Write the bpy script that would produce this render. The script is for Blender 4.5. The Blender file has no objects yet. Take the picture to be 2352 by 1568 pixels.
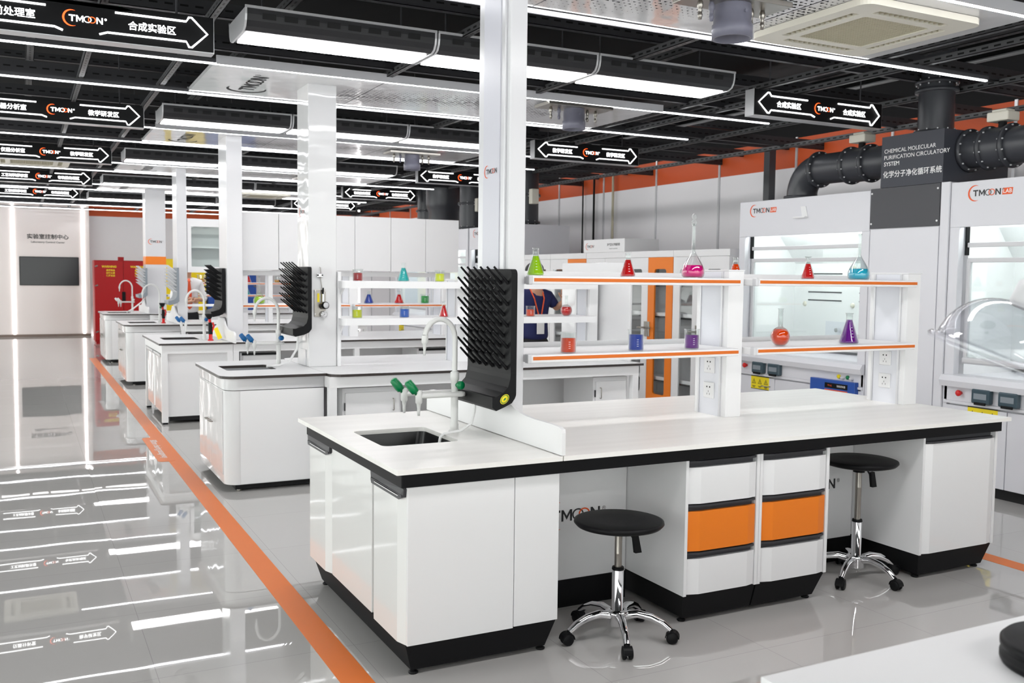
import bpy, bmesh, math, random
from math import sin, cos, pi, radians
from mathutils import Vector, Matrix
random.seed(7)
SC = bpy.context.scene
COL = SC.collection
# ------------------------------------------------------------------ camera, world, exposure
CAM_H = 1.6
yaw, pitch, roll = 0.47403446, 0.06811082, 0.01194987
fw = Vector((sin(yaw)*cos(pitch), cos(yaw)*cos(pitch), -sin(pitch)))
rt = Vector((cos(yaw), -sin(yaw), 0)); up = rt.cross(fw)
rt2 = rt*cos(roll)+up*sin(roll); up2 = up*cos(roll)-rt*sin(roll)
cam_data = bpy.data.cameras.new('camera'); cam = bpy.data.objects.new('camera', cam_data); COL.objects.link(cam)
cam.matrix_world = Matrix(((rt2.x, up2.x, -fw.x, 0), (rt2.y, up2.y, -fw.y, 0), (rt2.z, up2.z, -fw.z, CAM_H), (0, 0, 0, 1)))
cam_data.sensor_width = 36; cam_data.lens = 2196.87/2352*36
cam_data.clip_start = .05; cam_data.clip_end = 100
cam_data.dof.use_dof = True; cam_data.dof.focus_distance = 4.5; cam_data.dof.aperture_fstop = 5.6
SC.camera = cam
world = bpy.data.worlds.new('world'); SC.world = world; world.use_nodes = True
world.node_tree.nodes['Background'].inputs[0].default_value = (1, .975, .96, 1)
world.node_tree.nodes['Background'].inputs[1].default_value = 1.7
SC.view_settings.view_transform = 'Standard'; SC.view_settings.look = 'None'
SC.view_settings.gamma = 1; SC.view_settings.use_curve_mapping = False
SC.view_settings.exposure = 1.08
PANEL_L = 8.5      # radiance of the ceiling light panels
STRIP_L = 8.0      # radiance of the LED strips

# ------------------------------------------------------------------ materials
MATS = {}
def mat(name, col, rough=.5, metal=0, spec=.5, coat=0, trans=0, ior=1.45, emit=0, ecol=None, alpha=1):
    m = bpy.data.materials.new(name); m.use_nodes = True
    b = m.node_tree.nodes['Principled BSDF']
    b.inputs['Base Color'].default_value = (*col, 1); b.inputs['Roughness'].default_value = rough
    b.inputs['Metallic'].default_value = metal; b.inputs['Specular IOR Level'].default_value = spec
    b.inputs['Coat Weight'].default_value = coat; b.inputs['Coat Roughness'].default_value = .03
    b.inputs['Transmission Weight'].default_value = trans; b.inputs['IOR'].default_value = ior
    if emit:
        b.inputs['Emission Color'].default_value = (*(ecol or col), 1); b.inputs['Emission Strength'].default_value = emit
    MATS[name] = m
    return m
W = mat('white_gloss', (.80, .80, .81), .12, spec=.5)
WS = mat('white_satin', (.80, .80, .81), .35, spec=.4)
WM = mat('white_matte', (.78, .78, .79), .6, spec=.3)
WALLW = mat('wall_white', (.88, .865, .89), .45)
REFL = mat('dark_reflector', (.026, .026, .029), .4, spec=.3)
PINKW = mat('panel_gloss_pink', (.93, .85, .83), .07)
BLK = mat('black_laminate', (.008, .008, .009), .5, spec=.15)
BLKP = mat('black_plastic', (.007, .007, .008), .45, spec=.18)
BLKM = mat('black_matte', (.006, .006, .007), .7)
CEILB = mat('ceiling_black', (.006, .006, .007), .9)
DGREY = mat('dark_grey_handle', (.045, .045, .05), .4, spec=.3)
MGREY = mat('mid_grey_panel', (.075, .075, .083), .45, spec=.3)
PIPE = mat('dark_grey_pipe', (.045, .047, .055), .32)
PVC = mat('grey_pvc', (.17, .17, .22), .3)
BOXG = mat('blue_grey_box', (.05, .053, .066), .4, spec=.3)
ORG = mat('orange_laminate', (.84, .21, .012), .35)
ORGW = mat('orange_wall', (.60, .085, .014), .5)
TAPE = mat('orange_tape', (.76, .17, .010), .35, spec=.25)
ALU = mat('aluminium_profile', (.60, .60, .62), .3, metal=.3)
SILV = mat('silver_panel', (.56, .56, .62), .3)
LAV = mat('pale_panel', (.70, .71, .76), .3)
STEEL = mat('brushed_steel', (.36, .34, .31), .3, metal=1)
ORGS = mat('orange_edge_strip', (.66, .145, .010), .4)
CHR = mat('chrome', (.85, .85, .87), .06, metal=1)
CREAM = mat('cream_plastic', (.74, .71, .62), .4)
GRILL = mat('cream_grille', (.52, .48, .36), .6)
RED = mat('red_steel', (.38, .008, .010), .35, spec=.3)
REDB = mat('red_button', (.6, .01, .01), .3)
YEL = mat('yellow_steel', (.85, .62, .0), .3)
BLU = mat('blue_steel', (.02, .08, .36), .3)
GRN = mat('green_plastic', (.0, .19, .06), .3)
BLUP = mat('blue_plastic', (.0, .10, .30), .3)
GREYP = mat('grey_plastic', (.22, .25, .28), .4)
LGREY = mat('light_grey_plastic', (.62, .62, .64), .4)
FAUC = mat('white_enamel', (.68, .68, .67), .25)
TUBE = mat('clear_hose', (.8, .8, .8), .3)
BROWN = mat('dark_brown_edge', (.035, .027, .025), .4)
BASIN = mat('black_basin', (.008, .008, .009), .25)
SCR = mat('screen_black', (.018, .018, .022), .12)
INKD = mat('ink_black', (.015, .015, .017), .5)
INKO = mat('ink_orange', (.80, .10, .015), .5)
INKW = mat('ink_white', (.85, .85, .85), .5)
YELT = mat('yellow_sticker', (.85, .68, .01), .4)
SMOKE = mat('smoked_cover', (.05, .08, .10), .15)
LEDP = mat('lamp_panel', (.9, .9, .9), .5, emit=PANEL_L, ecol=(1, .985, .98))
LEDS = mat('lamp_strip', (.9, .9, .9), .5, emit=STRIP_L, ecol=(.96, .97, 1))
LEDV = mat('wall_light_strip', (.9, .9, .9), .5, emit=5, ecol=(1, .97, .95))
LEDH = mat('hood_lamp', (.9, .9, .9), .5, emit=9, ecol=(.96, 1, .97))
FILLW = mat('wall_fill_glow', (.9, .9, .9), .5, emit=5, ecol=(1, .99, .98))  # glow of the fill light added for the right wall
SGNW = mat('sign_white', (.9, .9, .9), .5, emit=2.2, ecol=(1, 1, 1))
SGNO = mat('sign_orange', (.8, .1, .02), .5, emit=1.3, ecol=(1, .09, .015))
SGNG = mat('sign_green', (.05, .5, .2), .5)
for m_ in (SGNW, SGNO): m_.cycles.emission_sampling = 'NONE'
SKIN = mat('skin', (.50, .27, .18), .5)
HAIR = mat('black_hair', (.008, .007, .007), .5)
NAVY = mat('navy_cloth', (.012, .017, .085), .8)
SHIRT = mat('white_cloth', (.75, .74, .75), .8)
TROU = mat('black_cloth', (.012, .012, .015), .8)
TIE = mat('orange_cloth', (.75, .10, .03), .6)

def nodes(m): return m.node_tree.nodes, m.node_tree.links
def glass_mat(name, tint, rough=0):
    m = mat(name, tint, rough, trans=1, ior=1.3); return m

def thin_glass(name, tint, refl=.08, power=5):
    """a thin pane: mostly clear, with a Fresnel reflection"""
    m = bpy.data.materials.new(name); m.use_nodes = True; n, l = nodes(m); n.clear()
    o = n.new('ShaderNodeOutputMaterial'); mx = n.new('ShaderNodeMixShader'); t = n.new('ShaderNodeBsdfTransparent'); g = n.new('ShaderNodeBsdfGlossy')
    lw = n.new('ShaderNodeLayerWeight'); lw.inputs[0].default_value = .5; pw = n.new('ShaderNodeMath'); pw.operation = 'POWER'; pw.inputs[1].default_value = power; l.new(lw.outputs['Facing'], pw.inputs[0])
    f = n.new('ShaderNodeMath'); f.operation = 'MULTIPLY_ADD'; f.inputs[1].default_value = .9; f.inputs[2].default_value = refl/2; l.new(pw.outputs[0], f.inputs[0])
    t.inputs[0].default_value = (*tint, 1); g.inputs['Roughness'].default_value = .02; g.inputs[0].default_value = (.9, .9, .9, 1)
    l.new(f.outputs[0], mx.inputs[0]); l.new(t.outputs[0], mx.inputs[1]); l.new(g.outputs[0], mx.inputs[2]); l.new(mx.outputs[0], o.inputs[0])
    return m
PANE = thin_glass('window_glass', (.93, .96, .95))
GLS = thin_glass('laboratory_glass', (.955, .972, .967), .09, 2.6)
PANED = thin_glass('tinted_cabinet_glass', (.95, .96, .96))
DOME = thin_glass('clear_acrylic', (.93, .932, .955), .22)
def liquid(name, col):
    m = mat('liquid_'+name, col, .08, trans=.22, ior=1.2, spec=.3)
    return m
LQ = {k: liquid(k, v) for k, v in dict(lime=(.46, .78, .01), red=(.70, .006, .008), pink=(.80, .006, .24), orange=(.88, .07, .002), cyan=(.03, .50, .70),
      blue=(.012, .06, .45), purple=(.18, .012, .30), teal=(.05, .55, .55), yellow=(.80, .85, .0), darkred=(.45, .01, .012), green=(.03, .42, .08), skyblue=(.02, .16, .70), amber=(.75, .35, .02)).items()}

def floor_material():
    m = bpy.data.materials.new('polished_grey_tile'); m.use_nodes = True; n, l = nodes(m); b = n['Principled BSDF']
    tc = n.new('ShaderNodeTexCoord'); mp = n.new('ShaderNodeMapping'); l.new(tc.outputs['Object'], mp.inputs[0])
    mp.inputs['Location'].default_value = (.35, .1, 0)
    br = n.new('ShaderNodeTexBrick'); br.offset = 0; br.inputs['Scale'].default_value = 1; br.inputs['Brick Width'].default_value = .8; br.inputs['Row Height'].default_value = .8
    br.inputs['Mortar Size'].default_value = .0013; br.inputs['Mortar Smooth'].default_value = 0
    br.inputs['Color1'].default_value = (.50, .487, .475, 1); br.inputs['Color2'].default_value = (.485, .472, .462, 1); br.inputs['Mortar'].default_value = (.36, .35, .345, 1)
    l.new(mp.outputs[0], br.inputs[0]); l.new(br.outputs[0], b.inputs['Base Color'])
    b.inputs['Roughness'].default_value = .012; b.inputs['Specular IOR Level'].default_value = .85
    # every tile lies very slightly out of level and the glaze is faintly wavy
    sc = n.new('ShaderNodeVectorMath'); sc.operation = 'SCALE'; sc.inputs['Scale'].default_value = 1/.8; l.new(mp.outputs[0], sc.inputs[0])
    fl = n.new('ShaderNodeVectorMath'); fl.operation = 'FLOOR'; l.new(sc.outputs[0], fl.inputs[0])
    wn = n.new('ShaderNodeTexWhiteNoise'); wn.noise_dimensions = '3D'; l.new(fl.outputs[0], wn.inputs['Vector'])
    s1 = n.new('ShaderNodeVectorMath'); s1.operation = 'SUBTRACT'; l.new(wn.outputs['Color'], s1.inputs[0]); s1.inputs[1].default_value = (.5, .5, .5)
    s2 = n.new('ShaderNodeVectorMath'); s2.operation = 'SCALE'; s2.inputs['Scale'].default_value = .0013; l.new(s1.outputs[0], s2.inputs[0])
    nz = n.new('ShaderNodeTexNoise'); nz.inputs['Scale'].default_value = 2.2; nz.inputs['Detail'].default_value = 1; l.new(tc.outputs['Object'], nz.inputs['Vector'])
    bp = n.new('ShaderNodeBump'); bp.inputs['Strength'].default_value = .014; bp.inputs['Distance'].default_value = .02; l.new(nz.outputs[0], bp.inputs['Height'])
    ad = n.new('ShaderNodeVectorMath'); ad.operation = 'ADD'; l.new(bp.outputs[0], ad.inputs[0]); l.new(s2.outputs[0], ad.inputs[1])
    nm = n.new('ShaderNodeVectorMath'); nm.operation = 'NORMALIZE'; l.new(ad.outputs[0], nm.inputs[0]); l.new(nm.outputs[0], b.inputs['Normal'])
    return m
FLOORM = floor_material()
def stone_material():
    m = bpy.data.materials.new('off_white_stone'); m.use_nodes = True; n, l = nodes(m); b = n['Principled BSDF']
    tc = n.new('ShaderNodeTexCoord'); mp = n.new('ShaderNodeMapping'); l.new(tc.outputs['Object'], mp.inputs[0]); mp.inputs['Scale'].default_value = (.5, 9, 1)
    nz = n.new('ShaderNodeTexNoise'); nz.inputs['Scale'].default_value = 1.6; nz.inputs['Detail'].default_value = 3; l.new(mp.outputs[0], nz.inputs['Vector'])
    cr = n.new('ShaderNodeValToRGB'); cr.color_ramp.elements[0].position = .35; cr.color_ramp.elements[0].color = (.83, .812, .785, 1)
    cr.color_ramp.elements[1].position = .62; cr.color_ramp.elements[1].color = (.875, .857, .83, 1); l.new(nz.outputs[0], cr.inputs[0]); l.new(cr.outputs[0], b.inputs['Base Color'])
    b.inputs['Roughness'].default_value = .28
    return m
STONE = stone_material()
def bumpy(m, scale, strength, dist=.002):
    """slight orange-peel waviness of a lacquered sheet"""
    n, l = nodes(m); b = n['Principled BSDF']; tc = n.new('ShaderNodeTexCoord'); nz = n.new('ShaderNodeTexNoise'); nz.inputs['Scale'].default_value = scale; nz.inputs['Detail'].default_value = 1
    bp = n.new('ShaderNodeBump'); bp.inputs['Strength'].default_value = strength; bp.inputs['Distance'].default_value = dist
    l.new(tc.outputs['Object'], nz.inputs['Vector']); l.new(nz.outputs[0], bp.inputs['Height']); l.new(bp.outputs[0], b.inputs['Normal'])
bumpy(W, 14, .25); bumpy(PINKW, 1.2, .12, .01)
DOORW = mat('door_lacquer', (.74, .74, .735), .06, spec=.5); bumpy(DOORW, 6, .12, .004)
GBAS = mat('grey_basin', (.30, .31, .32), .3)
OVHW = mat('cabinet_white', (.70, .70, .71), .35, spec=.4)
HOODW = mat('pale_grey_lacquer', (.69, .69, .73), .3, spec=.4)
COLW = mat('column_white', (.66, .66, .68), .2)
WL = mat('white_lacquer_sheet', (.68, .68, .69), .06, spec=.6); bumpy(WL, 5, .45, .006)
def slotted(name, col, axis):
    """a steel channel with a row of punched slots along it"""
    m = mat(name, col, .45, metal=.3); n, l = nodes(m); b = n['Principled BSDF']
    tc = n.new('ShaderNodeTexCoord'); sp = n.new('ShaderNodeSeparateXYZ'); l.new(tc.outputs['Object'], sp.inputs[0])
    fr = n.new('ShaderNodeMath'); fr.operation = 'FRACT'; mu = n.new('ShaderNodeMath'); mu.operation = 'MULTIPLY'; mu.inputs[1].default_value = 11; l.new(sp.outputs[axis], mu.inputs[0]); l.new(mu.outputs[0], fr.inputs[0])
    lt = n.new('ShaderNodeMath'); lt.operation = 'LESS_THAN'; lt.inputs[1].default_value = .55; l.new(fr.outputs[0], lt.inputs[0])
    other = 1-axis
    def band(k):
        a = n.new('ShaderNodeMath'); a.operation = 'ABSOLUTE'; l.new(sp.outputs[k], a.inputs[0])
        c = n.new('ShaderNodeMath'); c.operation = 'LESS_THAN'; c.inputs[1].default_value = .006; l.new(a.outputs[0], c.inputs[0]); return c
    c1, c2 = band(other), band(2); mx = n.new('ShaderNodeMath'); mx.operation = 'MAXIMUM'; l.new(c1.outputs[0], mx.inputs[0]); l.new(c2.outputs[0], mx.inputs[1])
    ml = n.new('ShaderNodeMath'); ml.operation = 'MULTIPLY'; l.new(mx.outputs[0], ml.inputs[0]); l.new(lt.outputs[0], ml.inputs[1])
    mc = n.new('ShaderNodeMixRGB'); mc.inputs[1].default_value = (*col, 1); mc.inputs[2].default_value = (.002, .002, .002, 1); l.new(ml.outputs[0], mc.inputs[0]); l.new(mc.outputs[0], b.inputs['Base Color'])
    return m
CHX = slotted('slotted_channel_lengthwise', (.045, .045, .05), 0)
CHY = slotted('slotted_channel_crosswise', (.10, .10, .105), 1)

# ------------------------------------------------------------------ mesh builder
class MB:
    def __init__(s): s.v = []; s.f = []; s.sm = []; s.mi = []; s.cur = 0
    def add(s, vs, fs, smooth=False):
        o = len(s.v); s.v += [Vector(v) for v in vs]
        for f in fs: s.f.append([o+i for i in f]); s.sm.append(smooth); s.mi.append(s.cur)
        return s
    def box(s, x0, y0, z0, x1, y1, z1, bev=0):
        if x0 > x1: x0, x1 = x1, x0
        if y0 > y1: y0, y1 = y1, y0
        if z0 > z1: z0, z1 = z1, z0
        if bev <= 0:
            vs = [(x, y, z) for z in (z0, z1) for y in (y0, y1) for x in (x0, x1)]
            return s.add(vs, [(0, 2, 3, 1), (4, 5, 7, 6), (0, 1, 5, 4), (2, 6, 7, 3), (0, 4, 6, 2), (1, 3, 7, 5)])
        b = bmesh.new(); bmesh.ops.create_cube(b, size=1)
        for v in b.verts: v.co = Vector(((x0+x1)/2+v.co.x*(x1-x0), (y0+y1)/2+v.co.y*(y1-y0), (z0+z1)/2+v.co.z*(z1-z0)))
        bev = min(bev, .49*min(x1-x0, y1-y0, z1-z0))
        bmesh.ops.bevel(b, geom=b.edges[:], offset=bev, segments=2, profile=.5, affect='EDGES')
        return s.frombm(b)
    def frombm(s, b, smooth=False):
        b.verts.index_update(); s.add([v.co for v in b.verts], [[v.index for v in f.verts] for f in b.faces], smooth); b.free(); return s
    def frustum(s, x0, y0, x1, y1, z0, z1, ix, iy):
        """a box whose bottom is drawn in by ix, iy"""
        vs = [(x0+ix, y0+iy, z0), (x1-ix, y0+iy, z0), (x1-ix, y1-iy, z0), (x0+ix, y1-iy, z0), (x0, y0, z1), (x1, y0, z1), (x1, y1, z1), (x0, y1, z1)]
        return s.add(vs, [(3, 2, 1, 0), (4, 5, 6, 7), (0, 1, 5, 4), (1, 2, 6, 5), (2, 3, 7, 6), (3, 0, 4, 7)])
    def cyl(s, p0, p1, r0, r1=None, n=20, caps=True):
        r1 = r0 if r1 is None else r1; p0, p1 = Vector(p0), Vector(p1); d = (p1-p0).normalized()
        a = d.orthogonal().normalized(); b = d.cross(a)
        vs = [p0+(a*cos(2*pi*i/n)+b*sin(2*pi*i/n))*r0 for i in range(n)]+[p1+(a*cos(2*pi*i/n)+b*sin(2*pi*i/n))*r1 for i in range(n)]
        s.add(vs, [(i, (i+1) % n, n+(i+1) % n, n+i) for i in range(n)], True)
        if caps: s.add(vs[:n], [list(range(n))[::-1]]); s.add(vs[n:], [list(range(n))])
        return s
    def lathe(s, prof, c=(0, 0, 0), axis=(0, 0, 1), n=32, sx=1, sy=1):
        c = Vector(c); d = Vector(axis).normalized(); a = Vector((1, 0, 0)) if abs(d.z) > .99 else d.orthogonal().normalized(); b = d.cross(a); vs = []; fs = []
        for r, z in prof:
            for i in range(n): vs.append(c+d*z+a*(cos(2*pi*i/n)*r*sx)+b*(sin(2*pi*i/n)*r*sy))
        for k in range(len(prof)-1):
            for i in range(n): fs.append((k*n+i, k*n+(i+1) % n, (k+1)*n+(i+1) % n, (k+1)*n+i))
        return s.add(vs, fs, True)
    def tube(s, pts, r, n=12, caps=True):
        pts = [Vector(p) for p in pts]; rs = r if isinstance(r, (list, tuple)) else [r]*len(pts); m = len(pts); vs = []; a = None
        for i, p in enumerate(pts):
            t = ((pts[min(i+1, m-1)]-pts[max(i-1, 0)])).normalized()
            a = t.orthogonal().normalized() if a is None else (a-t*a.dot(t)).normalized(); b = t.cross(a)
            vs += [p+(a*cos(2*pi*k/n)+b*sin(2*pi*k/n))*rs[i] for k in range(n)]
        s.add(vs, [(i*n+k, i*n+(k+1) % n, (i+1)*n+(k+1) % n, (i+1)*n+k) for i in range(m-1) for k in range(n)], True)
        if caps: s.add(vs[:n], [list(range(n))[::-1]]); s.add(vs[-n:], [list(range(n))])
        return s
    def prism(s, poly, ext):
        """extrude a planar 3D polygon by the vector ext"""
        poly = [Vector(p) for p in poly]; e = Vector(ext); n = len(poly)
        return s.add(poly+[p+e for p in poly], [list(range(n))[::-1], list(range(n, 2*n))]+[(i, (i+1) % n, n+(i+1) % n, n+i) for i in range(n)])
    def plate(s, outer, holes, fmap, w0, w1, side=0, hole_side=0):
        """a plate in (u, v) with holes, mapped through fmap(u, v, w); side = material index of its edges"""
        b = bmesh.new(); loops = [outer]+holes; E = []
        for lp in loops:
            vv = [b.verts.new((u, v, 0)) for u, v in lp]; E += [b.edges.new((vv[i], vv[(i+1) % len(vv)])) for i in range(len(vv))]
        bmesh.ops.triangle_fill(b, use_beauty=True, use_dissolve=False, edges=E)
        b.verts.index_update(); vs = [(v.co.x, v.co.y) for v in b.verts]; fs = [[v.index for v in f.verts] for f in b.faces]; b.free()
        n = len(vs); s.add([fmap(u, v, w1) for u, v in vs], fs); s.add([fmap(u, v, w0) for u, v in vs], [f[::-1] for f in fs])
        k = s.cur
        for i, lp in enumerate(loops):
            s.cur = side if i == 0 else hole_side; m = len(lp)
            s.add([fmap(u, v, w1) for u, v in lp]+[fmap(u, v, w0) for u, v in lp], [(a, (a+1) % m, m+(a+1) % m, m+a) for a in range(m)])
        s.cur = k; return s
    def text(s, string, O, du, dv, size, align='C', bold=0, stretch=1):
        vs, fs = text_geo(string, bold); O = Vector(O); du = Vector(du); dv = Vector(dv); w = max(v[0] for v in vs); l0 = min(v[0] for v in vs)
        off = {'L': -l0, 'C': -(w+l0)/2, 'R': -w}[align]
        return s.add([O+du*((x+off)*size*stretch)+dv*(y*size) for x, y in vs], fs)
_txt = {}
def text_geo(string, bold=0):
    k = (string, bold)
    if k not in _txt:
        cu = bpy.data.curves.new('lettering', 'FONT'); cu.body = string; cu.size = 1; cu.offset = bold; cu.resolution_u = 3
        o = bpy.data.objects.new('lettering', cu); me = o.to_mesh()
        _txt[k] = ([(v.co.x, v.co.y) for v in me.vertices], [list(p.vertices) for p in me.polygons])
        o.to_mesh_clear(); bpy.data.objects.remove(o); bpy.data.curves.remove(cu)
    return _txt[k]
def rrect(u0, v0, u1, v1, r, n=6, corners=(1, 1, 1, 1)):
    out = []
    for (cu, cv, a0), on in zip(((u1-r, v1-r, 0), (u0+r, v1-r, 90), (u0+r, v0+r, 180), (u1-r, v0+r, 270)), corners):
        if on: out += [(cu+r*cos(radians(a0+90*i/n)), cv+r*sin(radians(a0+90*i/n))) for i in range(n+1)]
        else: out.append((u1 if a0 in (0, 270) else u0, v1 if a0 in (0, 90) else v0))
    return out

# ------------------------------------------------------------------ object helpers
OFF = {}
def obj(name, mb, mats, parent=None, label=None, kind=None):
    me = bpy.data.meshes.new(name); off = OFF.get(parent.name, Vector((0, 0, 0))) if parent else Vector((0, 0, 0))
    me.from_pydata([v-off for v in mb.v], [], mb.f); me.polygons.foreach_set('use_smooth', mb.sm); me.polygons.foreach_set('material_index', mb.mi)
    for m in (mats if isinstance(mats, (list, tuple)) else [mats]): me.materials.append(m)
    me.validate(); me.update()
    o = bpy.data.objects.new(name, me); COL.objects.link(o)
    if parent: o.parent = parent; OFF[o.name] = off
    if label: o['label'] = label
    if kind: o['kind'] = kind
    return o
def thing(name, label, cat, loc=(0, 0, 0), group=None, kind=None):
    o = bpy.data.objects.new(name, None); COL.objects.link(o); o.location = loc; o.empty_display_size = .1; OFF[o.name] = Vector(loc)
    o['label'] = label; o['category'] = cat
    if group: o['group'] = group
    if kind: o['kind'] = kind
    return o
def single(name, mb, mats, label, cat, group=None, kind=None, center=False):
    lo = Vector([min(v[i] for v in mb.v) for i in range(3)]); hi = Vector([max(v[i] for v in mb.v) for i in range(3)])
    c = Vector(((lo.x+hi.x)/2, (lo.y+hi.y)/2, (lo.z+hi.z)/2 if center else lo.z)); mb.v = [v-c for v in mb.v]
    o = obj(name, mb, mats); o.location = c; o['label'] = label; o['category'] = cat; OFF[o.name] = c
    if group: o['group'] = group
    if kind: o['kind'] = kind
    return o
def struct(name, mb, mats, label=None):
    o = obj(name, mb, mats); o['kind'] = 'structure'
    if label: o['label'] = label
    return o
def dup(root, delta, label, swap=None, group=None):
    """a copy of a thing with its parts and their sub-parts"""
    def cp(o, par):
        c = o.copy(); COL.objects.link(c)
        if par: c.parent = par
        OFF[c.name] = OFF.get(o.name, Vector((0, 0, 0)))
        if swap and o.type == 'MESH' and len(o.data.materials) and o.data.materials[0] in swap:
            c.data = o.data.copy(); c.data.materials[0] = swap[o.data.materials[0]]
        for ch in o.children: cp(ch, c)
        return c
    r = cp(root, None); r.location = root.location+Vector(delta); r['label'] = label
    if group: r['group'] = group
    OFF[r.name] = Vector(r.location)
    return r
def logo(parent, O, du, dv, h, dark=None, orange=None, lab=False, name='logo'):
    """crescent, letters T M O O N with two linked rings; O = foot of the T, h = letter height"""
    dark = dark or INKD; orange = orange or INKO; O = Vector(O); du = Vector(du); dv = Vector(dv); nn = du.cross(dv); s_ = h/.69; mb = MB()
    P = lambda u, v, k=0: O+du*u*h+dv*v*h+nn*k
    def letter(u, polys):
        for q in polys: mb.add([P(u+a, b) for a, b in q], [list(range(len(q)))])
    letter(.05, [[(0, .80), (.95, .80), (.95, 1), (0, 1)], [(.365, 0), (.585, 0), (.585, .80), (.365, .80)]])
    letter(1.12, [[(0, 0), (.20, 0), (.20, 1), (0, 1)], [(.86, 0), (1.06, 0), (1.06, 1), (.86, 1)], [(.20, 1), (.20, .68), (.53, .12), (.53, .46)], [(.86, 1), (.53, .46), (.53, .12), (.86, .68)]])
    letter(4.06, [[(0, 0), (.20, 0), (.20, 1), (0, 1)], [(.76, 0), (.96, 0), (.96, 1), (.76, 1)], [(.20, 1), (.20, .70), (.76, 0), (.76, .30)]])
    def ring(cu, k=0):
        n = 28; vs = []; 
        for i in range(n):
            a = 2*pi*i/n; vs += [P(cu+.58*cos(a), .5+.52*sin(a), k), P(cu+.44*cos(a), .5+.40*sin(a), k)]
        mb.add(vs, [(2*i, 2*((i+1) % n), 2*((i+1) % n)+1, 2*i+1) for i in range(n)])
    ring(2.78)
    if h > .03: mb.text('®', P(5.25, .62), du, dv, s_*.35, 'L')
    mb.cur = 1; ring(3.42, .0004)
    n = 30; a0, a1 = radians(62), radians(300); vs = []; R = 1.3; c = (.42, .5)
    for i in range(n+1):
        t = i/n; a = a0+(a1-a0)*t; w = .30*sin(pi*t)**.8*(1 if t > .0 else 1)
        vs += [P(c[0]+R*cos(a), c[1]+R*sin(a)), P(c[0]+(R-w)*cos(a), c[1]+(R-w)*sin(a))]
    mb.add(vs, [(2*i, 2*i+1, 2*i+3, 2*i+2) for i in range(n)])
    if lab:
        mb.add([P(5.25, -.05), P(7.0, -.05), P(7.12, 1.0), P(5.37, 1.0)], [(0, 1, 2, 3)])
        mb.cur = 2; mb.text('LAB', P(6.2, .2, .0006), du, dv, s_*.62, 'C', .01)
    return obj(name, mb, [dark, orange, INKW], parent)
X, Y, Z = Vector((1, 0, 0)), Vector((0, 1, 0)), Vector((0, 0, 1))
# ------------------------------------------------------------------ the room
struct('floor', MB().box(-4.5, -6, -.1, 8.5, 26, 0), FLOORM)
struct('ceiling', MB().box(-4.5, -6, 3.9, 8.5, 26, 4.0), CEILB)
def banded_wall(name, axis, at, t, a0, a1):
    """white wall panels, an orange band and the dark zone above the grid"""
    mb = MB()
    for k, (z0, z1) in enumerate(((0, 2.975), (2.975, 3.33), (3.33, 3.9))):
        mb.cur = k
        if axis == 'x': mb.box(at, a0, z0, at+t, a1, z1)
        else: mb.box(a0, at, z0, a1, at+t, z1)
    return struct(name, mb, [WALLW, ORGW, CEILB])
wr = banded_wall('wall_right', 'x', 8.5, .15, -6, 26)
for k in range(20):
    y = 6.06-1.455*4+1.455*k
    obj('joint_strip', MB().box(8.485, y-.016, 0, 8.5, y+.016, 3.34), ALU, wr, kind='structure')
banded_wall('wall_far', 'y', 26.2, .15, -4.5, 8.5)
# glazing added at the unseen left and back so world light fills the room
def added_glazing(name, axis, at, a0, a1, n):
    fr = MB(); L = (a1-a0)/n
    def bx(u0, z0, u1, z1, d=.04):
        if axis == 'x': fr.box(at-d, u0, z0, at+d, u1, z1)
        else: fr.box(u0, at-d, z0, u1, at+d, z1)
    for i in range(n+1): bx(a0+L*i-.03, 0, a0+L*i+.03, 3.9)
    bx(a0, 0, a1, .08); bx(a0, 3.82, a1, 3.9); bx(a0, 2.6, a1, 2.66)
    w = struct(name, fr, ALU); g = MB()
    if axis == 'x': g.box(at-.004, a0, .08, at+.004, a1, 3.82)
    else: g.box(a0, at-.004, .08, a1, at+.004, 3.82)
    obj('pane', g, PANE, w, kind='structure')
added_glazing('added_window_1', 'x', -4.5, -6, 26, 16); added_glazing('added_window_2', 'y', -6, -4.5, 8.5, 7)
cw = struct('wall_control_centre', MB().box(-4.5, 25.9, 0, 1.52, 26.19, 3.33, .004), PINKW)
for x in (-2.85, -1.5, -.16, 1.375):
    obj('light_strip', MB().box(x-.02, 25.885, .06, x+.02, 25.9, 3.32), LEDV, cw, kind='structure')
obj('light_strip', MB().tube([(1.40, 25.89, 3.2), (1.5, 25.89, 3.32)], .02, 6), LEDV, cw, kind='structure')
struct('trim_1', MB().box(-4.5, 25.88, 0, 1.525, 25.9, .055), mat('brown_skirting', (.25, .19, .16), .4))
mb = MB(); mb.text('实验室控制中心', (.60, 25.893, 2.375), X, Z, .125, 'C', .015, 1.05); mb.text('Laboratory Control Center', (.60, 25.893, 2.27), X, Z, .06, 'C', .008, 1.1)
obj('lettering', mb, INKD, cw, kind='structure')
t = thing('wall_screen', 'black wide screen set flush in the pinkish control centre wall', 'screen', (.62, 25.89, 1.24))
obj('frame', MB().box(-.035, 25.865, 1.24, 1.27, 25.898, 1.935, .01), BLKP, t); obj('display', MB().box(-.02, 25.86, 1.255, 1.255, 25.866, 1.92), SCR, t)
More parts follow.
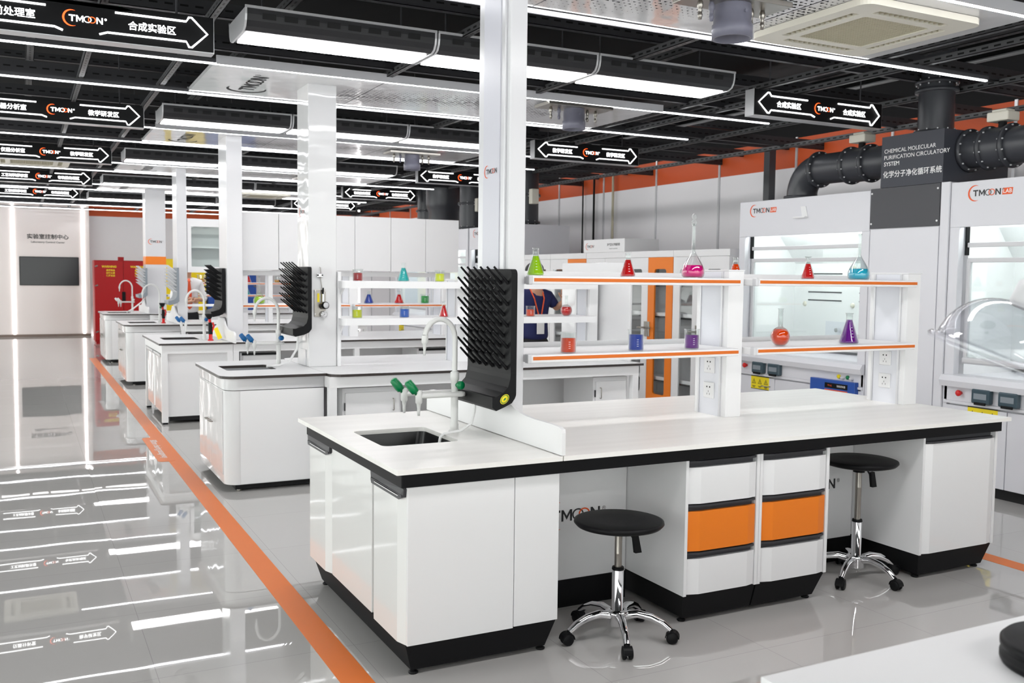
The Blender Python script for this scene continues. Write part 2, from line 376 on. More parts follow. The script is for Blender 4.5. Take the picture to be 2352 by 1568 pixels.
# orange floor tape
mb = MB(); mb.box(1.083, -2, 0, 1.207, 19.2, .0012)
single('floor_tape', mb, TAPE, 'long orange tape stripe on the grey floor along the left ends of the benches', 'floor tape')
t = thing('floor_label', 'orange label with white lettering bulging from the left edge of the floor tape', 'floor label', (1.05, 8.8, 0))
obj('patch', MB().prism([(u, v, .0012) for u, v in rrect(1.0, 8.45, 1.14, 9.75, .05, 5)], (0, 0, .001)), TAPE, t)
obj('lettering', MB().text('800mm clearing passageway', (1.055, 9.1, .003), (0, -1, 0), (1, 0, 0), .085, 'C', .01), INKW, t)
mb = MB(); mb.box(4.92, -2, 0, 5.045, 19.2, .0012)
single('floor_tape', mb, TAPE, 'orange tape stripe on the floor along the right ends of the benches', 'floor tape')

# ------------------------------------------------------------------ ceiling grid of slotted steel channels
BENCH_C = [4.14, 7.66, 11.28, 15.0, 18.75]
CAN_C = [4.18, 7.75, 11.2, 14.85, 18.5]
ROW_Y = [5.93, 9.55, 13.1, 16.75, 20.35]
NTH = ['nearest', 'second', 'third', 'fourth', 'farthest']
grid = thing('ceiling_grid', 'dark steel grid of slotted channels under the black ceiling', 'ceiling grid', (2, 10, 3.3), kind='structure')
def channel(p, length, axis, z, m, w=.045, h=.09):
    me_name = 'channel_%s_%.2f_%.2f' % (axis, length, h)
    mb = MB(); L = length/2; tck = .004
    def bx(a0, b0, c0, a1, b1, c1):
        if axis == 'x': mb.box(a0, b0, c0, a1, b1, c1)
        else: mb.box(b0, a0, c0, b1, a1, c1)
    bx(-L, -w/2, -h/2, L, -w/2+tck, h/2); bx(-L, w/2-tck, -h/2, L, w/2, h/2); bx(-L, -w/2, -h/2, L, w/2, -h/2+tck)
    o = obj('channel', mb, m); o.parent = grid; o.location = Vector(p)-OFF[grid.name]; o['kind'] = 'structure'; return o
for y in [c for cc in CAN_C for c in (cc-.80, cc+.80)]+[.6, 22.2, 24.4]:
    channel((2.0, y, 3.19), 13, 'x', 0, CHX, .05, .10)
for y in [r+d for r in ROW_Y for d in (-.42, .42)]:
    channel((2.0, y, 3.25), 13, 'x', 0, CHX, .05, .09)
for x in (-2.2, -.9, .45, 1.05, 2.55, 3.85, 5.3, 5.7, 6.75, 7.9):
    channel((x, 10, 3.135), 31, 'y', 0, CHY, .045, .045)
for x in (.1, 1.6, 4.6, 6.2):
    channel((x, 10, 3.36), 31, 'y', 0, CHY, .06, .06)
for y in (2.6, 6.3, 9.9, 13.5, 17.2):
    channel((2.0, y, 3.55), 13, 'x', 0, CHX, .06, .06)
# bare conduits above the grid
for k, (x, z) in enumerate(((-.75, 3.6), (-.52, 3.62), (7.2, 3.45))):
    single('conduit', MB().tube([(x, -5, z), (x, 25.9, z)], .018, 8), ALU, ['thin bare conduit over the left aisle, the outer one', 'thin bare conduit above the grid over the left aisle, inner one', 'thin bare conduit above the grid over the fume cupboards'][k], 'conduit', center=True)
for k, (y, z) in enumerate(((6.6, 3.5), (2.9, 3.6))):
    single('pipe', MB().tube([(1.0, y, z+.2), (4.5, y, z+.2), (8.2, y+.3, z+.2)], .09, 14), PIPE, ['dark round duct crossing above the grid behind the nearest canopy', 'dark round duct crossing above the grid in front of the nearest canopy'][k], 'duct', center=True)

# ------------------------------------------------------------------ LED profiles and white canopies
def led_profile(y, x0, x1, label):
    t = thing('light_profile', label, 'strip light', ((x0+x1)/2, y, 3.075), 'long strip lights along the canopies')
    obj('housing', MB().box(x0, y-.022, 3.085, x1, y+.022, 3.112), MGREY, t)
    obj('lamp', MB().box(x0, y-.009, 3.076, x1, y+.009, 3.085), LEDS, t)
perf = MB()
for i in range(56):
    for j in range(26):
        u = (i+.5)/56; v = (j+.5)/26
        d = abs(v-.5-.10*sin(u*6+1)); r = .024*max(0, 1-d/.50)*(.5+.5*random.random())
        if r < .0035 or random.random() < .08: continue
        x = 2.36+u*2.0; y = -.56+v*1.12; s_ = 1 if (i+j) % 2 else -1
        perf.add([(x-r*.9, y-s_*r*.5, 0), (x+r*.9, y-s_*r*.5, 0), (x, y+s_*r*.6, 0)], [(0, 1, 2) if s_ < 0 else (0, 2, 1)])
perf_me = None
for k, yc in enumerate(CAN_C):
    t = thing('canopy', 'white perforated ceiling canopy over the %s island bench' % NTH[k], 'canopy', (3.2, yc, 3.09))
    mb = MB().box(1.26, yc-.60, 3.09, 5.12, yc+.60, 3.12)
    obj('panel', mb, WL, t)
    for s_ in (-1, 1): obj('fascia', MB().box(1.26, yc+s_*.66-.008, 3.075, 5.12, yc+s_*.66+.008, 3.135), HOODW, t)
    for x in (2.55, 3.85): obj('joint', MB().box(x-.003, yc-.6, 3.0885, x+.003, yc+.6, 3.09), MGREY, t)
    m2 = MB(); m2.v = [v+Vector((0, yc, 3.0885)) for v in perf.v]; m2.f = perf.f; m2.sm = perf.sm; m2.mi = perf.mi
    obj('perforation', m2, BLKM, t, kind='stuff')
    logo(t, (1.72, yc+.32, 3.0882), (0, -1, 0), (-1, 0, 0), .12, BLKM, BLKM)
    led_profile(yc-.625, -3.2 if k != 3 else .66, 6.38, 'strip light along the near edge of the canopy over the %s bench' % NTH[k])
    led_profile(yc+.625, -3.2, 6.38, 'strip light along the far edge of the canopy over the %s bench' % NTH[k])

for y_, w_ in ((21.9, 'before the red safety cabinet'), (23.7, 'over the red safety cabinet'), (25.3, 'closest to the control centre wall')):
    led_profile(y_, -3.2, 6.38, 'strip light across the room %s' % w_)

t = thing('added_wall_fill', 'added fill light in a dark trough above the grid brightening the right wall', 'strip light', (7.5, 12, 3.5))  # added to brighten the right wall; the trough keeps the glow out of view
obj('housing', MB().box(7.40, 1, 3.50, 7.41, 25, 3.66).box(7.40, 1, 3.49, 7.42, 25, 3.50), CEILB, t); obj('lamp', MB().box(7.42, 1, 3.53, 7.44, 25, 3.62), FILLW, t)

# ------------------------------------------------------------------ curved ceiling lights, three to a row
def ceiling_light(x0, yc, label):
    L = 1.185; t = thing('ceiling_light', label, 'ceiling light', (x0+L/2, yc, 3.0), 'curved ceiling lights between the canopies')
    prof = [(-.36, 3.15)]+[(-.36+.19*sin(a), 3.02+.13*cos(a)) for a in [radians(8+i*82/7) for i in range(8)]]
    P = [(-.236, 3.122), (-.234, 3.085), (-.226, 3.05), (-.206, 3.02), (-.165, 3.002)]
    Pm = P+[(-u, v) for u, v in P[::-1]]; inner = [(u*.97, v+.012) for u, v in Pm]
    mb = MB(); n = len(Pm); xs = (x0+.012, x0+L-.012)
    vs = [(xs[0], yc+u, v) for u, v in Pm]+[(xs[1], yc+u, v) for u, v in Pm]+[(xs[0], yc+u, v) for u, v in inner]+[(xs[1], yc+u, v) for u, v in inner]
    fs = []
    for i in range(n-1): fs += [(i, i+1, n+i+1, n+i), (2*n+i+1, 2*n+i, 3*n+i, 3*n+i+1)]
    fs += [(0, n, 3*n, 2*n), (n-1, 2*n-1, 4*n-1, 3*n-1)]
    mb.add(vs, fs); mb.cur = 1
    for i in range(8):
        xx = x0+.10+i*.128
        for s_ in (-1, 1): mb.add([(xx, yc+s_*.2385, 3.095), (xx+.078, yc+s_*.2385, 3.095), (xx+.078, yc+s_*.2345, 3.062), (xx, yc+s_*.2345, 3.062)], [(0, 1, 2, 3) if s_ < 0 else (3, 2, 1, 0)])
    obj('reflector', mb, [REFL, BLKM], t)
    for xx in (x0, x0+L-.012): obj('end_cap', MB().prism([(xx, yc+u*1.02, v-.004) for u, v in Pm], (.012, 0, 0)), ALU, t)
    for s_ in (-1, 1): obj('edge_trim', MB().box(x0, yc+s_*.24-.006, 3.116, x0+L, yc+s_*.24+.006, 3.130), ALU, t)
    obj('diffuser', MB().box(x0+.03, yc-.135, 2.994, x0+L-.03, yc+.135, 3.003), LEDP, t)
    for xx in (x0+.15, x0+L-.15): obj('hanger', MB().tube([(xx, yc, 3.02), (xx, yc, 3.9)], .006, 6), MGREY, t)
    return t
SEG = ['left', 'middle', 'right']
for k, y in enumerate([2.3, -1.35]+ROW_Y):
    for i in range(3):
        x0 = 1.17+i*1.195
        wh = {0: 'in the row before the nearest bench', 1: 'in the row over the bench at the camera'}.get(k, 'in the row behind the %s canopy' % NTH[k-2])
        o = ceiling_light(x0, y-.02, '%s dark curved light with lit panel %s' % (SEG[i], wh))

# ------------------------------------------------------------------ hanging signs with lit arrows
def arrow_tubes(mb, pts, z0, W_, yf):
    r = .0065
    for line in pts: mb.tube([(z0[0]+u, yf, z0[1]+v) for u, v in line], r, 6)
def hanging_sign(x0, y, W_, left_text, right_text, label, both=True, green=False, z0=2.90, H_=.20):
    t = thing('hanging_sign', label, 'hanging sign', (x0+W_/2, y, z0))
    obj('box', MB().box(x0, y, z0, x0+W_, y+.11, z0+H_, .003), BLKP, t)
    obj('rim', MB().box(x0-.004, y+.004, z0-.006, x0+W_+.004, y+.106, z0+.002), ALU, t)
    for xx in (x0-.004, x0+W_): obj('end_plate', MB().box(xx, y+.004, z0, xx+.004, y+.106, z0+H_), ALU, t)
    mb = MB(); yf = y-.004; c = z0+H_*.5; k = W_/1.42
    A = lambda u, v: (x0+u*k, yf, c+v)
    def seg(pts): mb.tube([A(u, v) for u, v in pts], .0058, 6)
    seg([(.56, .055), (.17, .055), (.15, .08), (.135, .08), (.04, 0), (.135, -.08), (.15, -.08), (.17, -.055), (.60, -.055), (.64, -.07)]) if both else seg([(.56, .055), (.03, .055)])
    if not both: seg([(.03, -.055), (.60, -.055), (.64, -.07)])
    seg([(.90, .06), (1.27, .06), (1.285, .085), (1.30, .085), (1.385, 0), (1.30, -.085), (1.285, -.085), (1.27, -.055), (.86, -.055), (.82, -.07)])
    obj('lit_arrow', mb, SGNW, t)
    mb = MB(); mb.text(left_text, A(.36, -.021), X, Z, .052, 'C', .015); mb.text(right_text, A(1.09, -.021), X, Z, .052, 'C', .015)
    obj('lettering', mb, SGNW, t)
    logo(t, A(.668, -.015), X, Z, .035, SGNW, SGNO)
    if green:
        mb = MB(); mb.prism([(x0+.54*k, yf+.004, c+.095), (x0+.92*k, yf+.004, c+.095), (x0+.92*k, yf+.004, c+.098), (x0+1.0*k, yf+.004, c+.083), (x0+.92*k, yf+.004, c+.070), (x0+.92*k, yf+.004, c+.075), (x0+.54*k, yf+.004, c+.078)], (0, .002, 0)); obj('green_arrow', mb, SGNG, t)
    for xx in (x0+.2, x0+W_-.2): obj('hanger', MB().tube([(xx, y+.055, z0+H_), (xx, y+.055, 3.9)], .007, 6), MGREY, t)
    return t
LT = [('有机前处理室', '合成实验区'), ('仪器分析室', '教学研发区'), ('仪器分析室', '教学研发区'), ('工艺材料展示室', '有机前处理区'), ('工艺材料展示室', '有机前处理区')]
RT = ['合成实验区', '教学研发区', '教学研发区', '有机前处理区', '有机前处理区']
ORD = ['first', 'second', 'third', 'fourth', 'fifth']
for k, y in enumerate(ROW_Y):
    zz = [2.895, 2.93, 2.945, 2.965, 2.99][k]
    hanging_sign(-.43, y, 1.47, LT[k][0], LT[k][1], 'black hanging sign with lit right arrow over the left aisle, %s from the camera' % ORD[k], both=False, green=(k == 0), z0=zz)
    hanging_sign(5.16, y, 1.40, RT[k], RT[k], 'black hanging sign with two lit arrows over the right aisle, %s from the camera' % ORD[k], z0=zz)

# ------------------------------------------------------------------ ceiling cassette air conditioners
def cassette(x, y, z, label, sz=.92):
    h = sz/2; t = thing('air_conditioner', label, 'air conditioner', (x, y, z))
    mb = MB(); mb.plate(rrect(x-h, y-h, x+h, y+h, .07, 6), [rrect(x-.28*sz, y-.28*sz, x+.28*sz, y+.28*sz, .02, 3)]+
        [rrect(x+a*sz, y+b*sz, x+c*sz, y+d*sz, .012*sz, 3) for a, b, c, d in ((-.30, .345, .30, .405), (-.30, -.405, .30, -.345), (.345, -.30, .405, .30), (-.405, -.30, -.345, .30))], lambda u, v, w: (u, v, w), z+.035, z)
    mb.plate(rrect(x-h*.994, y-h*.994, x+h*.994, y+h*.994, .07, 6), [rrect(x-h*.94, y-h*.94, x+h*.94, y+h*.94, .06, 6)], lambda u, v, w: (u, v, w), z+.038, z+.012)
    obj('panel', mb, CREAM, t)
    mb = MB(); n = 26
    for i in range(n+1):
        q = -.275*sz+.55*sz*i/n; mb.box(x+q-.003, y-.275*sz, z+.004, x+q+.003, y+.275*sz, z+.012); mb.box(x-.275*sz, y+q-.003, z+.006, x+.275*sz, y+q+.003, z+.014)
    obj('grille', mb, GRILL, t); obj('filter', MB().box(x-.28*sz, y-.28*sz, z+.015, x+.28*sz, y+.28*sz, z+.02), GRILL, t)
    for a, b, c, d in ((-.30, .345, .30, .405), (-.30, -.405, .30, -.345), (.345, -.30, .405, .30), (-.405, -.30, -.345, .30)):
        mb = MB().box(x+a*sz, y+b*sz, z+.028, x+c*sz, y+d*sz, z+.034); obj('louvre', mb, DGREY, t)
        mb = MB(); n = 14
        for i in range(n):
            if c-a > d-b: xx = x+(a+(c-a)*(i+.5)/n)*sz; mb.box(xx-.004, y+b*sz, z+.006, xx+.004, y+d*sz, z+.028)
            else: yy = y+(b+(d-b)*(i+.5)/n)*sz; mb.box(x+a*sz, yy-.004, z+.006, x+c*sz, yy+.004, z+.028)
        obj('louvre_fins', mb, GRILL, t)
    return t
cassette(4.43, 4.17, 3.05, 'cream cassette air conditioner in the right end of the nearest canopy')
cassette(.16, 14.55, 3.05, 'cream cassette air conditioner over the left aisle behind the third hanging sign')
cassette(4.1, 18.5, 3.05, 'cream cassette air conditioner in the canopy over the farthest bench')

# ------------------------------------------------------------------ service drops: plate, grey pipe stub, gas nozzles
def service_drop(x, y, r, zb, zp, label, w=.32):
    t = thing('service_drop', label, 'service outlet', (x, y, zb))
    obj('plate', MB().box(x-w, y-.13, zp, x+w, y+.13, zp+.028, .004), STEEL, t)
    mb = MB().lathe([(r*.9, zp), (r*.93, zp-.03), (r*.93, zb+.075), (r, zb+.07), (r, zb), (r*.88, zb), (r*.86, zb+.1)], (x, y, 0), n=32)
    mb.cyl((x, y-r-.004, zp-.05), (x, y-r+.02, zp-.05), .008)
    obj('pipe', mb, PVC, t)
    for dx, dk in ((-w*.72, 0), (-w*.47, 1), (w*.42, 0), (w*.68, 0)):
        mb = MB().lathe([(.010, zp), (.016, zp-.015), (.016, zp-.04), (.011, zp-.045), (.011, zp-.07), (.014, zp-.075), (.009, zp-.1), (.0, zp-.1)], (x+dx, y, 0), n=12)
        obj('gas_nozzle', mb, PVC if dk else STEEL, t)
service_drop(3.40, 4.10, .108, 2.875, 3.05, 'grey pipe stub with nozzles hanging from the nearest canopy beside the air conditioner', .30)
service_drop(4.28, 7.22, .10, 2.87, 3.044, 'grey pipe stub with nozzles under the canopy over the second bench')
service_drop(4.25, 11.0, .10, 2.87, 3.05, 'grey pipe stub with nozzles under the canopy over the third bench')
service_drop(4.10, 14.8, .10, 2.87, 3.05, 'grey pipe stub with nozzles under the canopy over the fourth bench')
# ------------------------------------------------------------------ nearest island bench
TOPZ = .855
def worktop_stone():
    t = thing('worktop', 'off-white stone worktop with black apron on the nearest island bench', 'worktop', (3.05, 4.14, .775))
    hole = rrect(1.385, 3.915, 1.752, 4.356, .035, 6)
    fm = lambda u, v, w: (u, v, w)
    mb = MB(); mb.plate(rrect(1.26, 3.405, 1.994, 4.875, .004, 1), [hole], fm, TOPZ-.020, TOPZ)
    mb.box(1.997, 3.405, TOPZ-.020, 3.60, 4.875, TOPZ); mb.box(3.601, 3.405, TOPZ-.020, 4.855, 4.875, TOPZ)
    obj('slab', mb, STONE, t)
    mb = MB(); mb.plate(rrect(1.295, 3.445, 4.835, 4.835, .004, 1), [rrect(1.32, 3.47, 4.81, 4.81, .004, 1)], fm, .775, TOPZ-.020)
    obj('apron', mb, BLK, t)
    mb = MB(); b0, b1, b2, b3 = 1.385, 3.915, 1.752, 4.356; o_ = rrect(b0-.004, b1-.004, b2+.004, b3+.004, .037, 6); i_ = rrect(b0+.03, b1+.03, b2-.03, b3-.03, .05, 6); n = len(o_)
    vs = [(u, v, TOPZ-.021) for u, v in o_]+[(u, v, TOPZ-.20) for u, v in i_]
    mb.add(vs, [(i, (i+1) % n, n+(i+1) % n, n+i) for i in range(n)]+[list(range(n, 2*n))]); 
    mb.lathe([(.022, TOPZ-.199), (.03, TOPZ-.197), (.03, TOPZ-.199)], (1.57, 4.135, 0), n=16)
    obj('sink_basin', mb, BASIN, t)
worktop_stone()
def feet(t, pts):
    for x, y in pts:
        obj('foot', MB().lathe([(0, 0), (.019, 0), (.021, .006), (.014, .012), (.009, .014), (.009, .03)], (x, y, 0), n=14), BLKP, t)
def door_x(t, x, y0, y1, z0, z1, m=DOORW, bulge=.02):
    """a door facing -X with softly folded upright edges and a dark pull along its top"""
    w = y1-y0; f = .035
    d = obj('door', MB().prism([(x+bulge, y0, z0), (x, y0+f+.03, z0), (x, y1-f-.03, z0), (x+bulge, y1, z0), (x+bulge+.02, y1, z0), (x+bulge+.02, y0, z0)], (0, 0, z1-z0)), m, t)
    mb = MB(); mb.prism([(x+.004, y0+.006, z1+.030), (x+.004, y1-.006, z1+.030), (x+.004, y1-.012, z1-.004), (x-.001, y1-.06, z1-.018), (x-.001, y0+.06, z1-.018), (x+.004, y0+.012, z1-.004)], (.025, 0, 0))
    mb.prism([(x+.002, y0+.012, z1-.004), (x+.002, y1-.012, z1-.004), (x-.004, y1-.04, z1-.016), (x-.004, y0+.04, z1-.016)], (.012, 0, .006))
    mb.box(x+.0, y0+.02, z1-.004, x+bulge+.01, y1-.02, z1+.004)
    obj('handle', mb, DGREY, d)
    return d
# sink cabinet
t = thing('sink_cabinet', 'white gloss sink cabinet at the left end of the nearest bench', 'cabinet', (1.65, 4.14, 0))
mb = MB(); mb.box(1.335, 3.475, .14, 1.35, 4.80, .774); mb.box(1.99, 3.475, .14, 2.005, 4.80, .774); mb.box(1.335, 4.785, .14, 2.005, 4.80, .774); mb.box(1.335, 3.475, .14, 2.005, 4.80, .16); obj('body', mb, W, t)
mb = MB(); mb.box(1.325, 3.458, .137, 1.795, 3.476, .772, .002); mb.box(1.798, 3.458, .142, 2.008, 3.476, .772, .002); obj('front_panel', mb, W, t)
door_x(t, 1.308, 3.462, 3.875, .138, .735); door_x(t, 1.308, 4.475, 4.885, .138, .735)
obj('centre_panel', MB().box(1.322, 3.88, .138, 1.34, 4.47, .772, .002), DOORW, t)
obj('plinth', MB().frustum(1.322, 3.468, 2.004, 4.80, .022, .138, .035, .03), BLK, t)
feet(t, [(1.375, 3.52), (1.96, 3.52), (1.375, 4.75), (1.96, 4.75)])
# knee-space back panels
def knee_panel(x0, x1, lx, label):
    t = thing('back_panel', label, 'back panel', ((x0+x1)/2, 3.94, 0))
    obj('board', MB().box(x0, 3.93, .135, x1, 3.95, .774), W, t); obj('plinth', MB().box(x0, 3.925, .0, x1, 3.95, .135), BLK, t)
    logo(t, (lx, 3.9285, .422), X, Z, .056, INKD, INKO)
knee_panel(2.01, 2.668, 2.232, 'white back panel behind the left stool under the nearest bench')
knee_panel(3.562, 4.222, 3.806, 'white back panel behind the right stool under the nearest bench')
def drawer_front(t, x0, x1, z0, z1, m):
    w = x1-x0; y = 3.468; b = .018
    d = obj('drawer', MB().prism([(x0, y, z0), (x0+.06, y-b, z0), (x1-.05, y-b, z0), (x1, y-.006, z0), (x1, y+.02, z0), (x0, y+.02, z0)], (0, 0, z1-z0)), m, t)
    mb = MB(); mb.box(x0+.003, y+.004, z1, x1-.012, y+.02, z1+.034)
    mb.prism([(x0, y-.001, z1+.020), (x0+.06, y-b-.002, z1+.020), (x1-.05, y-b-.002, z1+.020), (x1, y-.006, z1+.020), (x1, y+.01, z1+.020), (x0, y+.01, z1+.020)], (0, 0, .010))
    obj('handle', mb, DGREY, d)
for k, (x0, x1, side) in enumerate(((2.672, 3.108, 'left'), (3.110, 3.555, 'right'))):
    t = thing('drawer_cabinet', '%s white three-drawer cabinet with an orange middle drawer under the nearest bench' % side, 'drawer cabinet', ((x0+x1)/2, 3.7, 0))
    mb = MB(); mb.box(x0, 3.458, .142, x0+.016, 4.12, .774); mb.box(x1-.018, 3.458, .142, x1, 4.12, .774); mb.box(x0, 4.10, .142, x1, 4.12, .774); mb.box(x0+.016, 3.495, .142, x1-.018, 4.11, .774)
    obj('body', mb, W, t)
    for z0, z1, m in ((.147, .312, W), (.349, .534, ORG), (.570, .738, W)): drawer_front(t, x0+.020, x1-.022, z0, z1, m)
    ix0 = .0
    mb = MB(); a = (x0+.005, x1-.003)
    l, r = (.03, 0) if k == 0 else (0, .04)
    mb.add([(a[0]+l, 3.505, .022), (a[1]-r, 3.505, .022), (a[1]-r, 4.10, .022), (a[0]+l, 4.10, .022), (a[0], 3.47, .141), (a[1], 3.47, .141), (a[1], 4.12, .141), (a[0], 4.12, .141)], [(3, 2, 1, 0), (4, 5, 6, 7), (0, 1, 5, 4), (1, 2, 6, 5), (2, 3, 7, 6), (3, 0, 4, 7)])
    obj('plinth', mb, BLK, t)
    feet(t, [(x0+.05, 3.535), (x0+.05, 4.05)] if k == 0 else [(x1-.06, 3.535), (x1-.06, 4.05)])
t = thing('cabinet', 'white single-door cabinet with dark top pull at the right end of the nearest bench', 'cabinet', (4.52, 3.8, 0))
mb = MB(); mb.box(4.225, 3.458, .142, 4.24, 4.80, .774); mb.box(4.80, 3.458, .142, 4.818, 4.80, .774); mb.box(4.24, 3.49, .142, 4.80, 4.79, .774); obj('body', mb, W, t)
d = obj('door', MB().prism([(4.243, 3.462, .147), (4.29, 3.450, .147), (4.75, 3.450, .147), (4.797, 3.462, .147), (4.797, 3.488, .147), (4.243, 3.488, .147)], (0, 0, .592)), W, t)
mb = MB(); mb.box(4.25, 3.474, .739, 4.78, 3.489, .772); mb.prism([(4.25, 3.462, .742), (4.29, 3.444, .742), (4.75, 3.444, .742), (4.78, 3.462, .742), (4.78, 3.475, .742), (4.25, 3.475, .742)], (0, 0, .009)); obj('handle', mb, DGREY, d)
obj('plinth', MB().frustum(4.232, 3.468, 4.812, 4.80, .022, .141, .035, .03), BLK, t)
feet(t, [(4.285, 3.53), (4.76, 3.53), (4.285, 4.74), (4.76, 4.74)])

# curved splash panel across the sink section
half = [(3.382, .858), (3.384, .935), (3.392, .952), (3.408, .966), (3.435, .974), (3.49, .977), (3.645, .977), (3.72, .980), (3.78, .986), (3.83, .997), (3.87, 1.012), (3.91, 1.032), (3.949, 1.055), (3.985, 1.08), (4.02, 1.10)]
prof = [(y, z) for y, z in half]+[(8.28-y, z) for y, z in half[::-1]]
single('splash_panel', MB().prism([(1.986, max(y, 3.406), z) for y, z in prof], (.018, 0, 0)), WS, 'white curved splash panel standing on the nearest worktop beside the sink', 'splash panel')
# service column
def column(x0, x1, y0, y1, z0, z1, label, m=WL, side='panel', face_logo=None, band=None, flat=True):
    t = thing('service_column', label, 'column', ((x0+x1)/2, (y0+y1)/2, z0))
    obj('shell', MB().box(x0, y0, z0, x1, y1, z1, .006), m, t)
    return t
c1 = column(2.005, 2.092, 3.955, 4.265, TOPZ, 3.12, 'tall white service column with silver face standing on the nearest bench', COLW)
obj('profile', MB().box(1.992, 3.985, 1.0, 2.006, 4.262, 3.09, .003), ALU, c1)
obj('face_panel', MB().box(1.988, 4.025, 1.0, 1.993, 4.20, 3.09), SILV, c1)
logo(c1, (1.9868, 4.165, 2.082), -Y, Z, .023)
# reagent rack: two posts and four edged shelves
def socket(par, x, y, z, w=.088):
    s_ = obj('socket', MB().box(x-.009, y-w/2, z-w/2, x, y+w/2, z+w/2, .004), WM, par)
    mb = MB()
    for dy, dz in ((-.012, .018), (.012, .018)): mb.cyl((x-.0102, y+dy, z+dz), (x-.0088, y+dy, z+dz), .0045, n=8)
    for dy, dz in ((0, -.006), (-.011, -.02), (.011, -.02)): mb.box(x-.0098, y+dy-.001, z+dz-.006, x-.0088, y+dy+.001, z+dz+.004)
    obj('pin_hole', mb, BLKM, s_)
def rack_post(t, x0, x1, y0, y1, z1, sockets=True, top=TOPZ):
    p = obj('post', MB().box(x0, y0, top, x1, y1, z1, .002), WS, t)
    obj('cap', MB().box(x0-.004, y0-.004, z1, x1+.004, y1+.004, z1+.006), WS, p)
    mb = MB().box(x0-.004, y0+.05, top, x0, y1-.045, z1-.005); obj('panel', mb, LAV, p)
    mb = MB(); [mb.box(x0-.009, yy-.006, top, x0, yy+.006, z1-.005) for yy in (y0+.045, y1-.04)]; obj('channel', mb, ALU, p)
    if sockets:
        for z in (1.128, .990): socket(p, x0-.003, (y0+y1)/2, z)
    return p
def shelf(t, x0, x1, y0, y1, zt, m=ORGS, cap=True, glass=False):
    s_ = obj('shelf', MB().box(x0, y0, zt-.042, x1, y1, zt-.004, .006) if not glass else MB().box(x0, y0, zt-.042, x1, y0+.03, zt-.002, .006).box(x0, y1-.03, zt-.042, x1, y1, zt-.002, .006).box(x0, y0+.03, zt-.03, x1, y1-.03, zt-.008), WS, t)
    if m: obj('edge_strip', MB().box(x0+.018, y0-.002, zt-.029, x1-.006, y0+.002, zt-.013), m, s_)
    if cap:
        mb = MB(); mb.box(x0-.012, y0-.003, zt-.044, x0+.012, y0+.032, zt, .006); obj('end_cap', mb, LGREY, s_)
    return s_
t = thing('reagent_rack', 'white two-tier shelf rack with orange edge strips on the nearest bench', 'shelf rack', (3.4, 4.14, TOPZ))
rack_post(t, 3.358, 3.462, 4.022, 4.287, 1.642); rack_post(t, 4.712, 4.822, 4.015, 4.295, 1.642)
for zt in (1.606, 1.238):
    shelf(t, 2.103, 3.352, 3.915, 4.365, zt); shelf(t, 3.472, 4.69, 3.925, 4.365, zt)
    mb = MB(); mb.box(2.10, 4.36, zt-.01, 4.70, 4.366, zt+.022); obj('back_rail', mb, WS, t)

# ------------------------------------------------------------------ drying racks with pegs
def drying_rack(xb, y0, y1, z0, z1, m, mp, label, rows, cols, xt=.105, peg=(-.105, 0, .095), sticker=True):
    """board facing -X hung on a column: board, drip tray, pegs"""
    t = thing('drying_rack', label, 'drying rack', (xb, (y0+y1)/2, z0))
    mb = MB(); r = .025
    mb.prism([(xb-.008, u, v) for u, v in rrect(y0, z0, y1, z1, r, 5)], (-.03, 0, 0)); xf = xb-.038
    obj('board', mb, m, t)
    # drip tray: an L foot curving out of the board
    pf = [(xf+.0275, z0+.12), (xf+.001, z0+.12), (xf-.002, z0+.09), (xf-.012, z0+.055), (xf-.035, z0+.032), (xf-xt+.02, z0+.012), (xf-xt, z0+.012), (xf-xt, z0-.035), (xf-xt+.02, z0-.050), (xf-.03, z0-.035), (xf+.008, z0-.018), (xf+.024, z0+.004), (xf+.028, z0+.03)]
    mb = MB(); mb.prism([(u, y0-.0015, v) for u, v in pf], (0, y1-y0+.003, 0)); obj('drip_tray', mb, m, t)
    if sticker:
        s_ = obj('sticker', MB().lathe([(0, .001), (.026, .001), (.026, 0)], (xf-.03, y0-.0028, z0+.002), (0, -1, 0), 20, 1.0, .7), YELT, t, 'round yellow sticker')
        obj('emblem', MB().lathe([(.019, .001), (.0225, .001)], (xf-.03, y0-.0034, z0+.002), (0, -1, 0), 20, 1, .7).lathe([(0, .001), (.008, .001)], (xf-.03, y0-.0034, z0+.002), (0, -1, 0), 12, 1, .5), GRN, s_)
    dy = (y1-y0-.07)/(cols-.5); dz = (z1-z0-.20)/(rows-1); base = None
    for i in range(rows):
        for j in range(cols):
            y = y0+.035+dy*(j+(.5 if i % 2 else 0)); z = z0+.135+dz*i
            if base is None:
                pm = MB(); d = Vector(peg); pm.tube([Vector((0, 0, 0)), d*.35, d], [.0085, .0062, .0048], 8); base = obj('peg', pm, mp, t); base.location = Vector((xf, y, z))-OFF[t.name]; OFFp = base
                base.data.transform(Matrix.Translation(OFF[t.name]))
            else:
                c = base.copy(); COL.objects.link(c); c.parent = t; c.location = Vector((xf, y, z))-OFF[t.name]
    return t
drying_rack(1.995, 3.825, 4.292, 1.045, 1.632, BLKP, BLKP, 'black peg drying rack hung on the nearest service column', 9, 6, .09, (-.072, 0, .075))

